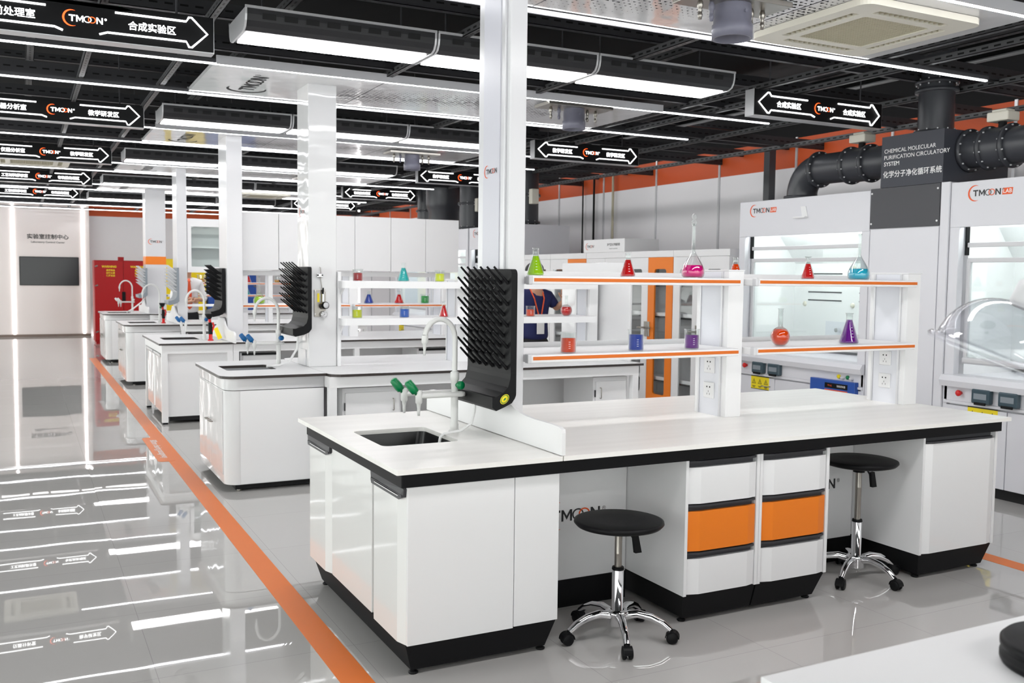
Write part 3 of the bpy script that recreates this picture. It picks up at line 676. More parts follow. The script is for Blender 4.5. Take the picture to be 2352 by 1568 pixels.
# ------------------------------------------------------------------ bench taps
def arc(c, r, a0, a1, n, u, v): return [Vector(c)+u*(r*cos(radians(a0+(a1-a0)*i/n)))+v*(r*sin(radians(a0+(a1-a0)*i/n))) for i in range(n+1)]
def swan_tap(x, y, label, hm, arms=True, style='green', top=1.30, reach=.155, z=TOPZ):
    t = thing('laboratory_tap', label, 'tap', (x, y, z))
    mb = MB().lathe([(0, z), (.028, z), (.028, z+.006), (.02, z+.012), (.02, z+.035), (.0175, z+.04), (.0175, z+.245), (.021, z+.25), (.021, z+.285), (.0145, z+.29)], (x, y, 0), n=20); obj('riser', mb, FAUC, t)
    r = reach/2; pts = [Vector((x, y, z+.28)), Vector((x, y, top-.02))]+arc((x-r, y, top), r*1.0, 0, 168, 14, X, Z*1.22)
    e = pts[-1]; mb = MB().tube(pts, .0125, 12); obj('spout', mb, FAUC, t)
    d = Vector((-.03, 0, -1)).normalized(); mb = MB().lathe([(.0145, 0), (.016, .004), (.016, .034), (.011, .04), (.0085, .05), (.0075, .065), (.006, .068), (.0065, .078), (.005, .095), (0, .095)], e, d, 14); obj('nozzle', mb, FAUC, t)
    k = obj('knob', MB().lathe([(0, .05), (.016, .05), (.021, .042), (.021, .03), (.012, .02), (.012, .0)], (x, y, z+.225), (.45, -.9, 0), 14), hm, t)
    if arms:
        for s_, L in ((-1, .205), (1, .235)):
            yy = y+s_*.055; zz = z+.185; a = obj('arm', MB().tube([(x+.002, y+s_*.012, zz), (x+.022, y+s_*.025, zz), (x+.026, y+s_*.045, zz), (x+.010, yy, zz), (x-.06, yy, zz), (x-L, yy, zz)], .0115, 12), FAUC, t)
            xe = x-L; mb = MB().lathe([(.014, .03), (.016, .02), (.016, -.03), (.011, -.034), (.0085, -.05), (.007, -.055), (.0075, -.07), (.005, -.09), (0, -.09)], (xe, yy, zz), n=14); obj('outlet', mb, FAUC, a)
            d = Vector((-.62, 0, .78)).normalized(); mb = MB().lathe([(.010, 0), (.010, .025), (.019, .027), (.021, .045), (.0185, .088), (.012, .092), (0, .092)], (xe, yy, zz), d, 8 if style == 'green' else 12); obj('handle', mb, hm, a)
    return t
swan_tap(1.832, 4.165, 'white swan-neck tap with green knobs beside the sink of the nearest bench', GRN)
single('drain_hose', MB().tube([(1.89, 4.06, 1.00), (1.885, 4.055, .96), (1.87, 4.05, .91), (1.82, 4.06, .875), (1.78, 4.08, .868), (1.745, 4.09, .86), (1.728, 4.09, .845), (1.72, 4.09, .80)], .007, 8), TUBE, 'thin clear drain hose from the nearest drying rack into its sink', 'hose')

# ------------------------------------------------------------------ stools
def stool(cx, cy, zs, rot, label):
    t = thing('stool', label, 'stool', (cx, cy, 0))
    obj('seat', MB().lathe([(0, zs-.034), (.16, zs-.034), (.188, zs-.026), (.200, zs-.013), (.198, zs-.004), (.185, zs), (.10, zs-.002), (0, zs-.003)], (cx, cy, 0), n=48), BLKP, t)
    obj('seat_hub', MB().lathe([(.06, zs-.034), (.06, zs-.045), (.03, zs-.055), (.03, zs-.07)], (cx, cy, 0), n=24), BLKP, t)
    obj('gas_lift', MB().lathe([(.0165, zs-.06), (.0165, zs-.15), (.017, zs-.152), (.0165, zs-.154), (.0165, .30)], (cx, cy, 0), n=20), STEEL, t)
    mb = MB().lathe([(.024, .315), (.026, .31), (.0255, .12), (.034, .115)], (cx, cy, 0), n=24); obj('sleeve', mb, CHR, t)
    obj('collar', MB().lathe([(.017, .32), (.026, .322), (.028, .312), (.024, .305)], (cx, cy, 0), n=20), BLKP, t)
    obj('base_hub', MB().lathe([(.03, .13), (.052, .125), (.054, .115), (.044, .108), (.044, .065), (.036, .06), (.02, .05), (0, .05)], (cx, cy, 0), n=28), CHR, t)
    mb = MB().tube([(cx+.02, cy, zs-.05), (cx+.05, cy-.01, zs-.062), (cx+.075, cy-.016, zs-.10)], .005, 8); mb.prism([(cx+.060, cy-.03, zs-.075), (cx+.085, cy-.03, zs-.072), (cx+.105, cy-.03, zs-.155), (cx+.072, cy-.03, zs-.155)], (0, .018, 0)); obj('lever', mb, BLKP, t)
    for k in range(5):
        a = radians(rot+72*k); u = Vector((cos(a), sin(a), 0)); c = Vector((cx, cy, 0)); sd = Vector((-sin(a), cos(a), 0))
        pts = [c+u*r+Z*z for r, z in ((.03, .105), (.09, .118), (.15, .108), (.20, .086), (.235, .058))]
        leg = obj('leg', MB().tube(pts, [.020, .0185, .017, .0155, .014], 12), CHR, t)
        mb = MB(); wc = c+u*.245+Z*.026
        for s_ in (-1, 1): mb.lathe([(0, -.009), (.018, -.009), (.0255, -.006), (.026, .004), (.022, .009), (0, .009)], wc+sd*(s_*.014), sd, 20)
        mb.tube([wc+Z*.0+u*-.004, c+u*.238+Z*.062], .009, 8)
        # hood over the two wheels
        hp = [wc+u*(.031*cos(radians(q)))+Z*(.031*sin(radians(q))) for q in range(0, 181, 20)]
        hi = [wc+u*(.027*cos(radians(q)))+Z*(.027*sin(radians(q))) for q in range(180, -1, -20)]
        mb.prism([p-sd*.02 for p in hp+hi], sd*.04)
        obj('caster', mb, BLKP, leg)
    return t
stool(2.33, 3.485, .535, -113, 'round black stool on chrome base in the left knee space of the nearest bench')
stool(3.97, 3.652, .648, -82, 'round black stool on chrome base in the right knee space of the nearest bench')

# ------------------------------------------------------------------ laboratory glassware
def glass_obj(kind, x, y, z, h, rb, liq, fill, label, group=None, wide=False, stopper=False):
    g = {'c': 'conical_flask', 'b': 'beaker', 'v': 'volumetric_flask', 'r': 'round_flask'}[kind]
    t = thing(g, label, g.replace('_', ' '), (x, y, z)); w = .0022
    if kind == 'c':
        rn = rb*.34; zn = h*.76
        pr = [(0, .0), (rb*.9, 0), (rb, .006), (rb*.985, .014), (rn, zn), (rn, h*.95), (rn*(1.25 if not wide else 1.6), h)]
    elif kind == 'b': pr = [(0, 0), (rb*.93, 0), (rb, .006), (rb, h*.93), (rb*1.09, h)]
    elif kind == 'r':
        zc = rb*.93; pr = [(0, 0), (rb*.42, 0)]+[(rb*sin(radians(a)), zc-rb*cos(radians(a))) for a in range(30, 166, 12)]+[(rb*.25, zc+rb*1.02), (rb*.25, h*.97), (rb*.33, h)]
    else:
        zc = rb*.9; pr = [(0, 0), (rb*.75, 0), (rb*.94, .008), (rb, rb*.42), (rb*.97, rb*.7), (rb*.82, rb*1.1), (rb*.55, rb*1.55), (rb*.30, rb*1.95), (rb*.16, rb*2.3), (rb*.145, h*.93), (rb*.2, h)]
    inner = [(max(0, r-w), zz if zz > .003 else .003) for r, zz in pr]
    mb = MB().lathe(pr+inner[::-1], (x, y, z), n=32)
    gb = obj('glass', mb, GLS, t)
    # the liquid fills the inside up to 'fill' of the height
    zf = h*fill; lp = []
    for (r0, z0), (r1, z1) in zip(inner[:-1], inner[1:]):
        if z0 > zf: break
        lp.append((max(0, r0-.0006), z0+.0006))
        if z1 >= zf:
            q = 0 if z1 == z0 else (zf-z0)/(z1-z0); lp.append((max(0, r0+(r1-r0)*q-.0006), zf)); break
    lp.append((0, zf)); obj('liquid', MB().lathe(lp, (x, y, z), n=32), LQ[liq], t)
    if kind in 'bc' and rb > .03:
        mb = MB()
        for q in range(4):
            a = radians(-118+0); zz = h*(.22+.1*q); rr = rb+.0006 if kind == 'b' else rb*.985+(rb*.34-rb*.985)*(zz-.014)/(h*.76-.014)+.0008
            vs = []; 
            for e in (0, 1, 2): aa = a+e*.12; vs += [(x+rr*cos(aa), y+rr*sin(aa), z+zz), (x+rr*cos(aa), y+rr*sin(aa), z+zz+.002)]
            mb.add(vs, [(0, 2, 3, 1), (2, 4, 5, 3)])
        obj('graduation', mb, INKW, t)
    if stopper:
        obj('stopper', MB().lathe([(0, h-.012), (rb*.13, h-.012), (rb*.22, h+.01), (rb*.22, h+.014), (rb*.08, h+.02), (rb*.2, h+.034), (rb*.2, h+.042), (rb*.1, h+.052), (0, h+.054)], (x, y, z), n=20), GLS, t)
    return t
U1, L1 = 1.603, 1.2355
glass_obj('c', 2.222, 4.09, U1, .134, .0435, 'lime', .72, 'conical flask of lime green liquid on the upper shelf by the nearest column')
glass_obj('c', 2.758, 4.09, U1, .125, .0395, 'red', .70, 'conical flask of red liquid on the upper left shelf of the nearest bench')
glass_obj('v', 3.172, 4.09, U1, .285, .062, 'pink', .235, 'tall stoppered volumetric flask of pink liquid on the upper shelf', stopper=True)
glass_obj('c', 3.51, 4.15, U1, .115, .04, 'orange', .68, 'conical flask of orange liquid half hidden behind the first rack post')
glass_obj('c', 3.985, 4.09, U1, .128, .0385, 'red', .68, 'wide-necked conical flask of red liquid on the upper right shelf', wide=True)
glass_obj('v', 4.385, 4.09, U1, .27, .064, 'cyan', .24, 'tall volumetric flask of turquoise blue liquid on the upper right shelf')
glass_obj('b', 2.345, 3.975, L1, .100, .0385, 'orange', .70, 'beaker of orange liquid on the lower left shelf of the nearest bench')
glass_obj('b', 2.745, 3.985, L1, .105, .0395, 'blue', .76, 'beaker of dark blue liquid on the lower left shelf')
glass_obj('b', 3.098, 3.99, L1, .102, .0385, 'purple', .70, 'beaker of purple liquid with white print on the lower left shelf')
glass_obj('r', 3.724, 4.015, L1, .205, .054, 'orange', .45, 'round flask of orange red liquid on the lower right shelf')
glass_obj('c', 4.260, 4.03, L1, .175, .056, 'purple', .78, 'large conical flask of purple liquid on the lower right shelf')
# bench at the camera, bottom right corner of the picture
t = thing('worktop', 'plain white worktop of the bench at the camera, bottom right corner', 'worktop', (3, .55, 0))
obj('slab', MB().box(1.222, -.25, .83, 4.85, 1.342, .855, .002), WS, t); obj('apron', MB().box(1.232, -.22, .755, 4.82, 1.33, .83), BLK, t)
t2 = thing('cabinet', 'white cabinet under the worktop of the bench at the camera', 'cabinet', (3, .55, 0))
obj('body', MB().box(1.26, -.2, .14, 4.8, 1.31, .755), W, t2); obj('plinth', MB().frustum(1.265, -.19, 4.8, 1.305, 0, .14, .03, .03), BLK, t2)
t = thing('base_disc', 'thick black round base standing on the bench at the camera', 'base', (1.79, 1.11, .855))
obj('disc', MB().lathe([(0, .855), (.128, .855), (.132, .862), (.132, .872), (.127, .876), (.127, .884), (.132, .888), (.132, .898), (.124, .906), (0, .908)], (1.80, 1.105, 0), n=64), BLKP, t)
single('puck', MB().lathe([(0, .855), (.05, .855), (.054, .862), (.050, .876), (0, .878)], (1.62, .865, 0), n=40), BLKP, 'small black puck in front of the thick round base', 'base')
# clear extraction dome on an arm
def dome():
    c = Vector((1.863, 1.35, 1.434)); apex = Vector((1.939, 1.35, 1.539)); sc_ = 1.0
    # lean the axis a little away so that the rim shows as a thin ellipse
    vd = (c-Vector((0, 0, CAM_H))).normalized(); ax = rt2*.457+up2*.89; ax = ((ax-vd*ax.dot(vd)).normalized()+vd*.05).normalized(); R_ = .132; H_ = .122
    t = thing('extraction_dome', 'clear plastic extraction dome hanging above the bench at the camera', 'extraction hood', c)
    pr = [(R_*1.10, -.006), (R_*1.115, 0), (R_*1.10, .006), (R_, .006)]+[(R_*cos(radians(a))**.85, .006+H_*sin(radians(a))) for a in range(8, 82, 7)]+[(.022, H_+.008)]
    pr2 = [(max(r-.004, .018), z-.003) for r, z in pr[3:]]
    mb = MB().lathe(pr, c, ax, 64); obj('bowl', mb, DOME, t)
    obj('rim', MB().lathe([(R_*1.115, -.002), (R_*1.13, 0), (R_*1.115, .004)], c, ax, 64), DOME, t)
    a1 = c+ax*(H_+.0); a2 = c+ax*(H_+.06)
    obj('neck', MB().lathe([(.024, H_-.002), (.03, H_+.004), (.03, H_+.05), (.024, H_+.055)], c, ax, 24), LGREY, t)
    pts = [a2, a2+ax*.05+rt2*.05, a2+rt2*.32+up2*.10, a2+rt2*.55+up2*.18]
    obj('arm', MB().tube(pts+[pts[-1]+Z*.2, Vector((pts[-1].x, pts[-1].y, 3.05))], .025, 14), LGREY, t)
dome()
# ------------------------------------------------------------------ the four benches behind
def dark_edge_top(t, x0, y0, x1, y1, rad, corners, hole=None, zt=TOPZ, th=.02):
    mb = MB(); fm = lambda u, v, w: (u, v, w)
    mb.plate(rrect(x0, y0, x1, y1, rad, 6, corners), [hole] if hole else [], fm, zt-th, zt, side=1, hole_side=1)
    return obj('slab', mb, [WS, BROWN], t)
def basin(t, x0, y0, x1, y1, zt=TOPZ, m=GBAS):
    o_ = rrect(x0-.004, y0-.004, x1+.004, y1+.004, .03, 5); i_ = rrect(x0+.03, y0+.03, x1-.03, y1-.03, .05, 5); n = len(o_)
    obj('sink_basin', MB().add([(u, v, zt-.021) for u, v in o_]+[(u, v, zt-.2) for u, v in i_], [(i, (i+1) % n, n+(i+1) % n, n+i) for i in range(n)]+[list(range(n, 2*n))]), m, t)
def bar_handle(par, p0, p1, out, r=.005, m=STEEL):
    p0, p1, out = Vector(p0), Vector(p1), Vector(out)
    return obj('handle', MB().tube([p0, p0+out*.8, p0+out+(p1-p0)*.06, p1+out-(p1-p0)*.06, p1+out*.8, p1], r, 8), m, par)
def hung_cabinet(x0, x1, y0, y1, z0, z1, label, handle_right=True):
    t = thing('cabinet', label, 'cabinet', ((x0+x1)/2, (y0+y1)/2, z0))
    mb = MB(); mb.box(x0, y0+.02, z0, x1, y1, z1); obj('body', mb, WS, t); mb = MB().box(x0, y0+.016, z1, x1, y0+.03, z1+.0); 
    d = obj('door', MB().box(x0+.02, y0, z0+.02, x1-.02, y0+.018, z1-.035, .002), WS, t)
    xh = x1-.07 if handle_right else x0+.06
    bar_handle(d, (xh, y0, z1-.18), (xh, y0, z1-.09), (0, -.022, 0), .004)
    obj('hinge', MB().box(x0+.014, y0+.004, z1-.17, x0+.02, y0+.02, z1-.11), DGREY, d)
    return t
def far_bench(n, y0, y1, sy0, sy1, style):
    name = NTH[n]; xs = 2.03; hole = rrect(1.385, (sy0+sy1)/2-.19, 1.765, (sy0+sy1)/2+.21, .03, 5)
    t = thing('worktop', 'white worktop with thin dark edge on the %s bench from the camera' % name, 'worktop', (3.05, (y0+y1)/2, TOPZ-.02))
    rad = .12 if style == 'round' else .004
    dark_edge_top(t, 1.262, sy0, xs, sy1, rad, (0, 1, 1, 0), hole); basin(t, 1.385, (sy0+sy1)/2-.19, 1.765, (sy0+sy1)/2+.21)
    dark_edge_top(t, xs+.002, y0, 4.83, y1, .10 if style == 'round' else .004, (0, 1, 1, 0))
    if style == 'round':
        t = thing('sink_cabinet', 'white rounded sink cabinet at the left end of the %s bench' % name, 'cabinet', (1.65, (sy0+sy1)/2, 0))
        a, b = sy0+.035, sy1-.035; fm = lambda u, v, w: (u, v, w)
        mb = MB(); mb.plate(rrect(1.295, a, xs-.01, b, .10, 7, (0, 1, 1, 0)), [rrect(1.31, a+.015, xs-.025, b-.015, .09, 7, (0, 1, 1, 0))], fm, .055, .745)
        for i, f in enumerate(mb.f): mb.sm[i] = len(f) == 4
        obj('body', mb, WL, t)
        mb = MB(); mb.plate(rrect(1.292, a-.003, xs-.01, b+.003, .10, 7, (0, 1, 1, 0)), [rrect(1.31, a+.015, xs-.025, b-.015, .09, 7, (0, 1, 1, 0))], fm, .75, .834)
        for i, f in enumerate(mb.f): mb.sm[i] = len(f) == 4
        obj('apron', mb, WL, t)
        m = (sy0+sy1)/2
        for k, (ya, yb) in enumerate(((a+.10, m-.004), (m+.004, b-.10))):
            d = obj('door', MB().box(1.289, ya, .12, 1.298, yb, .735, .002), WL, t)
            yy = yb-.10 if k == 0 else ya+.04
            bar_handle(d, (1.289, yy, .46), (1.289, yy+.07, .46), (-.028, 0, 0), .004)
        obj('front_panel', MB().box(1.40, a-.004, .06, xs-.012, a+.002, .742), WS, t)
        obj('plinth', MB().box(1.37, a+.05, .012, xs-.02, b-.05, .055), BLKM, t)
        for x, y in ((1.40, a+.06), (xs-.06, a+.06), (1.40, b-.06)): obj('foot', MB().lathe([(0, 0), (.016, 0), (.017, .01), (.008, .013), (.008, .055)], (x, y, 0), n=12), STEEL, t)
    else:
        t = thing('sink_cabinet', 'white square framed sink unit with lacquered doors at the left end of the third bench', 'cabinet', (1.65, (sy0+sy1)/2, 0))
        a, b = sy0+.03, sy1-.03
        mb = MB(); mb.plate(rrect(1.29, a, xs-.008, b, .003, 1), [rrect(1.33, a+.04, xs-.04, b-.04, .003, 1)], lambda u, v, w: (u, v, w), .745, .834)
        for x in (1.29, xs-.068):
            for y in (a, b-.06): mb.box(x, y, .02, x+.06, y+.06, .745)
        obj('frame', mb, WS, t)
        mb = MB(); mb.box(1.345, a+.055, .075, 1.36, b-.07, .74); mb.box(1.345, a+.04, .075, xs-.055, a+.055, .744); mb.box(1.345, b-.085, .075, xs-.055, b-.07, .74); mb.box(1.36, a+.055, .075, xs-.06, b-.09, .09); obj('body', mb, WS, t); obj('plinth', MB().box(1.37, a+.05, .03, xs-.07, b-.08, .075), BLKM, t)
        for k in range(2):
            ya = a+.075+k*.66; d = obj('door', MB().prism([(1.315, ya, .11), (1.30, ya+.05, .11), (1.30, ya+.59, .11), (1.315, ya+.64, .11), (1.34, ya+.64, .11), (1.34, ya, .11)], (0, 0, .60)), WL, t)
            obj('handle', MB().prism([(1.302, ya+.03, .69), (1.302, ya+.60, .69), (1.285, ya+.60, .715), (1.285, ya+.03, .715)], (0, 0, .022)), ALU, d)
        for x in (1.295, xs-.055):
            for y in (a+.005, b-.055): obj('foot', MB().box(x, y, 0, x+.05, y+.05, .022), BLKP, t)
    # open steel frame of the long part
    t = thing('bench_frame', 'white open steel frame under the long part of the %s bench' % name, 'bench frame', (3.4, (y0+y1)/2, 0))
    mb = MB(); a, b = y0+.03, y1-.03; mb.box(xs-.006, a, .752, 4.80, a+.04, .834); mb.box(xs-.006, b-.04, .752, 4.80, b, .834)
    for x in (xs-.006, 3.38, 4.74): mb.box(x, a+.04, .752, x+.06, b-.04, .834)
    obj('rail', mb, WS, t)
    for x in (xs-.006, 3.38, 4.74):
        for y in (a, b-.06): obj('leg', MB().box(x, y, 0.0, x+.06, y+.06, .752, .003), WS, t)
    mb = MB(); mb.box(xs+.07, (a+b)/2-.01, .12, 4.74, (a+b)/2+.01, .75); obj('back_panel', mb, WS, t)
far_bench(1, 6.885, 8.42, 7.01, 8.28, 'round')
far_bench(2, 10.50, 12.05, 10.50, 12.05, 'square')
far_bench(3, 14.28, 15.75, 14.32, 15.72, 'round')
far_bench(4, 18.02, 19.55, 18.06, 19.5, 'round')
hung_cabinet(2.15, 2.62, 6.98, 7.5, .09, .735, 'white hung cabinet with bar handle at the left under the second bench')
hung_cabinet(4.385, 4.735, 6.98, 7.5, .09, .735, 'white hung cabinet with bar handle at the right under the second bench', False)
for n, (y, nm) in enumerate(((10.62, 'third'), (14.4, 'fourth'), (18.15, 'farthest'))):
    t = thing('drawer_cabinet', 'white hung drawer unit at the left under the %s bench' % nm, 'drawer cabinet', (2.3, y+.25, .1))
    obj('body', MB().box(2.11, y, .1, 2.52, y+.5, .73), WS, t)
    for z in (.535, .33, .12): obj('drawer', MB().box(2.14, y-.012, z, 2.50, y+.002, z+.16, .003), WS, t)
    obj('recess', MB().box(2.13, y-.002, .70, 2.51, y-.0005, .728).box(2.13, y-.002, .497, 2.51, y-.0005, .53), BLKM, t)
    t = thing('drawer_cabinet', 'white hung drawer unit at the right under the %s bench' % nm, 'drawer cabinet', (4.45, y+.25, .1))
    obj('body', MB().box(4.18, y, .1, 4.70, y+.5, .73), WS, t)
    for z in (.535, .33, .12): obj('drawer', MB().box(4.21, y-.012, z, 4.67, y+.002, z+.16, .003), WS, t)
    obj('recess', MB().box(4.20, y-.002, .70, 4.68, y-.0005, .728), BLKM, t)

# columns
c2 = column(2.035, 2.265, 7.525, 7.865, TOPZ, 3.095, 'wide white service column with a gas panel standing on the second bench')
logo(c2, (2.034, 7.78, 2.085), -Y, Z, .028)
obj('face_panel', MB().box(2.029, 7.60, .86, 2.036, 7.80, .99), WL, c2)
c3 = column(2.02, 2.19, 10.83, 11.30, TOPZ, 3.095, 'white service column standing on the third bench', COLW)
c4 = column(2.02, 2.16, 14.62, 15.05, TOPZ, 3.095, 'slim white service column standing on the fourth bench', COLW)
c5 = column(2.02, 2.37, 18.55, 18.95, TOPZ, 3.095, 'white service column with an orange band standing on the farthest bench', COLW)
obj('orange_band', MB().box(2.018, 18.545, 1.735, 2.372, 18.952, 1.88), ORG, c5)
logo(c5, (2.10, 18.547, 2.13), X, Z, .04)
for nm, y, x1 in (('second', 7.70, 0), ('third', 11.05, 0), ('fourth', 14.85, 0), ('farthest', 18.75, 0)):
    if nm == 'second': continue
    hp = [(yy-4.14+y, z) for yy, z in prof]
    single('splash_panel', MB().prism([(1.99, a, z) for a, z in hp], (.018, 0, 0)), WS, 'white curved splash panel standing on the %s bench' % nm, 'splash panel')
drying_rack(2.028, 7.375, 7.85, 1.16, 1.655, BLKP, BLKP, 'black peg drying rack hung on the column of the second bench', 7, 5, .12, (-.12, 0, .10), False)
drying_rack(2.015, 10.90, 11.37, 1.16, 1.65, BLKP, BLKP, 'black peg drying rack hung on the column of the third bench', 7, 5, .12, (-.12, 0, .10), False)
drying_rack(2.015, 14.34, 14.79, 1.18, 1.665, GREYP, LGREY, 'grey peg drying rack hung on the column of the fourth bench', 7, 5, .12, (-.12, 0, .10), False)
drying_rack(2.015, 18.20, 18.70, 1.18, 1.67, GREYP, LGREY, 'grey peg drying rack hung on the column of the farthest bench', 7, 5, .12, (-.12, 0, .10), False)
swan_tap(1.845, 7.74, 'white swan-neck tap with blue knobs on the second bench', BLUP, top=1.285, reach=.19, style='blue')
swan_tap(1.80, 11.0, 'white swan-neck tap with blue knobs on the third bench', BLUP, top=1.285, reach=.19, style='blue')
swan_tap(1.82, 15.0, 'white swan-neck tap on the fourth bench', GRN, top=1.27, reach=.24, arms=False)
swan_tap(1.83, 19.03, 'white swan-neck tap with upright side outlets on the farthest bench', FAUC, top=1.30, reach=.22)
single('drain_hose', MB().tube([(1.97, 7.6, 1.1), (1.96, 7.6, 1.0), (1.90, 7.6, .90), (1.82, 7.62, .868), (1.72, 7.62, .862)], .010, 8), TUBE, 'white drain hose from the drying rack to the worktop of the second bench', 'hose')
single('drain_hose', MB().tube([(1.97, 18.3, 1.14), (1.93, 18.4, 1.06), (1.80, 18.6, .93), (1.70, 18.7, .862)], .012, 8), TUBE, 'white drain hose from the drying rack of the farthest bench', 'hose')
def eyewash(x, y, label, tag):
    t = thing('eyewash', label, 'eye wash', (x, y, TOPZ))
    obj('base', MB().lathe([(0, TOPZ), (.032, TOPZ), (.032, TOPZ+.012), (.02, TOPZ+.016), (.02, TOPZ+.07), (.016, TOPZ+.075)], (x, y, 0), n=16), REDB, t)
    obj('handle', MB().tube([(x, y, TOPZ+.07), (x, y, TOPZ+.12), (x-.006, y, TOPZ+.20)], [.022, .026, .018], 12), BLKP, t)
    obj('lever', MB().tube([(x+.012, y-.01, TOPZ+.10), (x+.034, y-.01, TOPZ+.16), (x+.02, y-.01, TOPZ+.2)], .011, 8), REDB, t)
    obj('neck', MB().tube([(x-.006, y, TOPZ+.2), (x-.012, y, TOPZ+.24)], .015, 10), REDB, t)
    obj('cup', MB().lathe([(.014, 0), (.03, .02), (.042, .05), (.044, .06), (.036, .058)], (x-.012, y, TOPZ+.235), (-.1, 0, 1), 18), BLKP, t)
    if tag: obj('tag', MB().prism([(x+.03, y-.02, TOPZ+.13), (x+.07, y-.02, TOPZ+.15), (x+.12, y-.03, TOPZ+.03), (x+.075, y-.03, TOPZ+.01)], (0, .002, 0)), YELT, t)
eyewash(1.84, 10.84, 'red and black hand eye wash with yellow tag on the third bench', True)
eyewash(1.84, 14.75, 'small red and black hand eye wash on the fourth bench', False)

# gas panel on the second column
t = thing('gas_regulator', 'small stainless gas panel with regulator and gauge on the second service column', 'gas panel', (2.125, 7.52, 1.26))
yp = 7.515
obj('plate', MB().box(2.078, yp, 1.258, 2.172, yp+.010, 1.475, .002), STEEL, t)
obj('bolt', MB().cyl((2.085, yp-.004, 1.465), (2.085, yp, 1.465), .006, n=10).cyl((2.165, yp-.004, 1.465), (2.165, yp, 1.465), .006, n=10).cyl((2.085, yp-.004, 1.28), (2.085, yp, 1.28), .006, n=10), WS, t)
obj('label', MB().box(2.102, yp-.002, 1.375, 2.120, yp, 1.445), YELT, t)
obj('valve', MB().cyl((2.145, yp-.012, 1.38), (2.145, yp-.012, 1.455), .012), CHR, t)
obj('valve_lever', MB().tube([(2.140, yp-.02, 1.44), (2.146, yp-.02, 1.49)], [.010, .006], 8), BLKP, t)
obj('regulator', MB().lathe([(.026, 0), (.026, .04), (.022, .045)], (2.14, yp, 1.345), (.2, -1, .1), 20), STEEL, t)
k_ = obj('regulator_knob', MB().lathe([(.026, .042), (.029, .046), (.029, .07), (.024, .074)], (2.14, yp, 1.345), (.2, -1, .1), 20), BLKP, t)
obj('knob_face', MB().lathe([(0, .0735), (.024, .0735), (.024, .07)], (2.14, yp, 1.345), (.2, -1, .1), 20), LGREY, k_)
g_ = obj('gauge', MB().lathe([(.024, .01), (.027, .012), (.027, .03), (.024, .032), (0, .031)], (2.148, yp, 1.277), (.1, -1, .05), 24), CHR, t)
obj('dial', MB().lathe([(0, .0325), (.023, .0325), (.023, .031)], (2.148, yp, 1.277), (.1, -1, .05), 24), WS, g_)
obj('needle', MB().tube([(2.143, yp-.034, 1.27), (2.157, yp-.034, 1.284)], .0015, 5), BLKM, g_)
t = thing('gas_outlet', 'small chrome gas outlet with bent tube above the gas panel', 'gas outlet', (2.12, 7.52, 1.52))
obj('block', MB().box(2.10, yp-.012, 1.575, 2.145, yp+.01, 1.605, .003), CHR, t)
obj('screw', MB().cyl((2.105, yp-.016, 1.59), (2.105, yp-.008, 1.59), .007, n=10).cyl((2.141, yp-.016, 1.59), (2.141, yp-.008, 1.59), .006, n=10), BLKM, t)
obj('tube', MB().tube([(2.12, yp-.006, 1.655), (2.127, yp-.008, 1.65), (2.129, yp-.008, 1.60), (2.128, yp-.008, 1.56), (2.138, yp-.01, 1.48)], .003, 6), STEEL, t)

# second bench: rack, glassware, end panel
t = thing('reagent_rack', 'white two-tier shelf rack on the second bench', 'shelf rack', (3.4, 7.66, TOPZ))
rack_post(t, 3.34, 3.45, 7.54, 7.80, 1.56, False); rack_post(t, 4.67, 4.76, 7.54, 7.80, 1.60, False)
for zt in (1.545, 1.245):
    mb = MB(); mb.plate(rrect(2.272, 7.40, 4.66, 7.90, .04, 5, (0, 0, 1, 0)), [], lambda u, v, w: (u, v, w), zt-.055, zt); obj('shelf', mb, WS, t)
obj('post', MB().box(2.267, 7.50, TOPZ, 2.295, 7.80, 1.62, .004), WS, t)
for zt in (1.49, 1.19): obj('bracket', MB().prism([(2.285, 7.42, zt), (2.285, 7.60, zt), (2.285, 7.60, zt-.12)], (.015, 0, 0)), WS, t)
glass_obj('b', 2.45, 7.55, 1.5455, .098, .042, 'darkred', .68, 'beaker of dark red liquid on the upper shelf of the second bench')
glass_obj('c', 2.845, 7.55, 1.5455, .155, .052, 'teal', .72, 'conical flask of teal liquid on the upper shelf of the second bench')
glass_obj('b', 3.175, 7.55, 1.5455, .098, .042, 'yellow', .70, 'beaker of yellow liquid on the upper shelf of the second bench')
glass_obj('b', 2.435, 7.52, 1.2455, .098, .042, 'yellow', .68, 'beaker of yellow liquid on the lower shelf of the second bench')
glass_obj('b', 2.845, 7.52, 1.2455, .098, .042, 'skyblue', .72, 'beaker of bright blue liquid on the lower shelf of the second bench')
glass_obj('c', 3.20, 7.52, 1.2455, .135, .042, 'red', .72, 'conical flask of red liquid on the lower shelf behind the drying rack pegs')
glass_obj('c', 4.30, 7.55, 1.5455, .12, .045, 'orange', .25, 'nearly empty conical flask at the right end of the second bench upper shelf')
glass_obj('b', 4.04, 7.52, 1.2455, .092, .040, 'orange', .66, 'beaker of orange liquid before the person in the navy shirt')
glass_obj('r', 4.41, 7.52, 1.2455, .185, .054, 'red', .45, 'round flask of red liquid on the second bench lower shelf')
single('end_panel', MB().box(4.79, 7.06, TOPZ, 4.815, 8.26, 1.735, .004), WL, 'tall white end panel standing across the right end of the second bench', 'end panel')

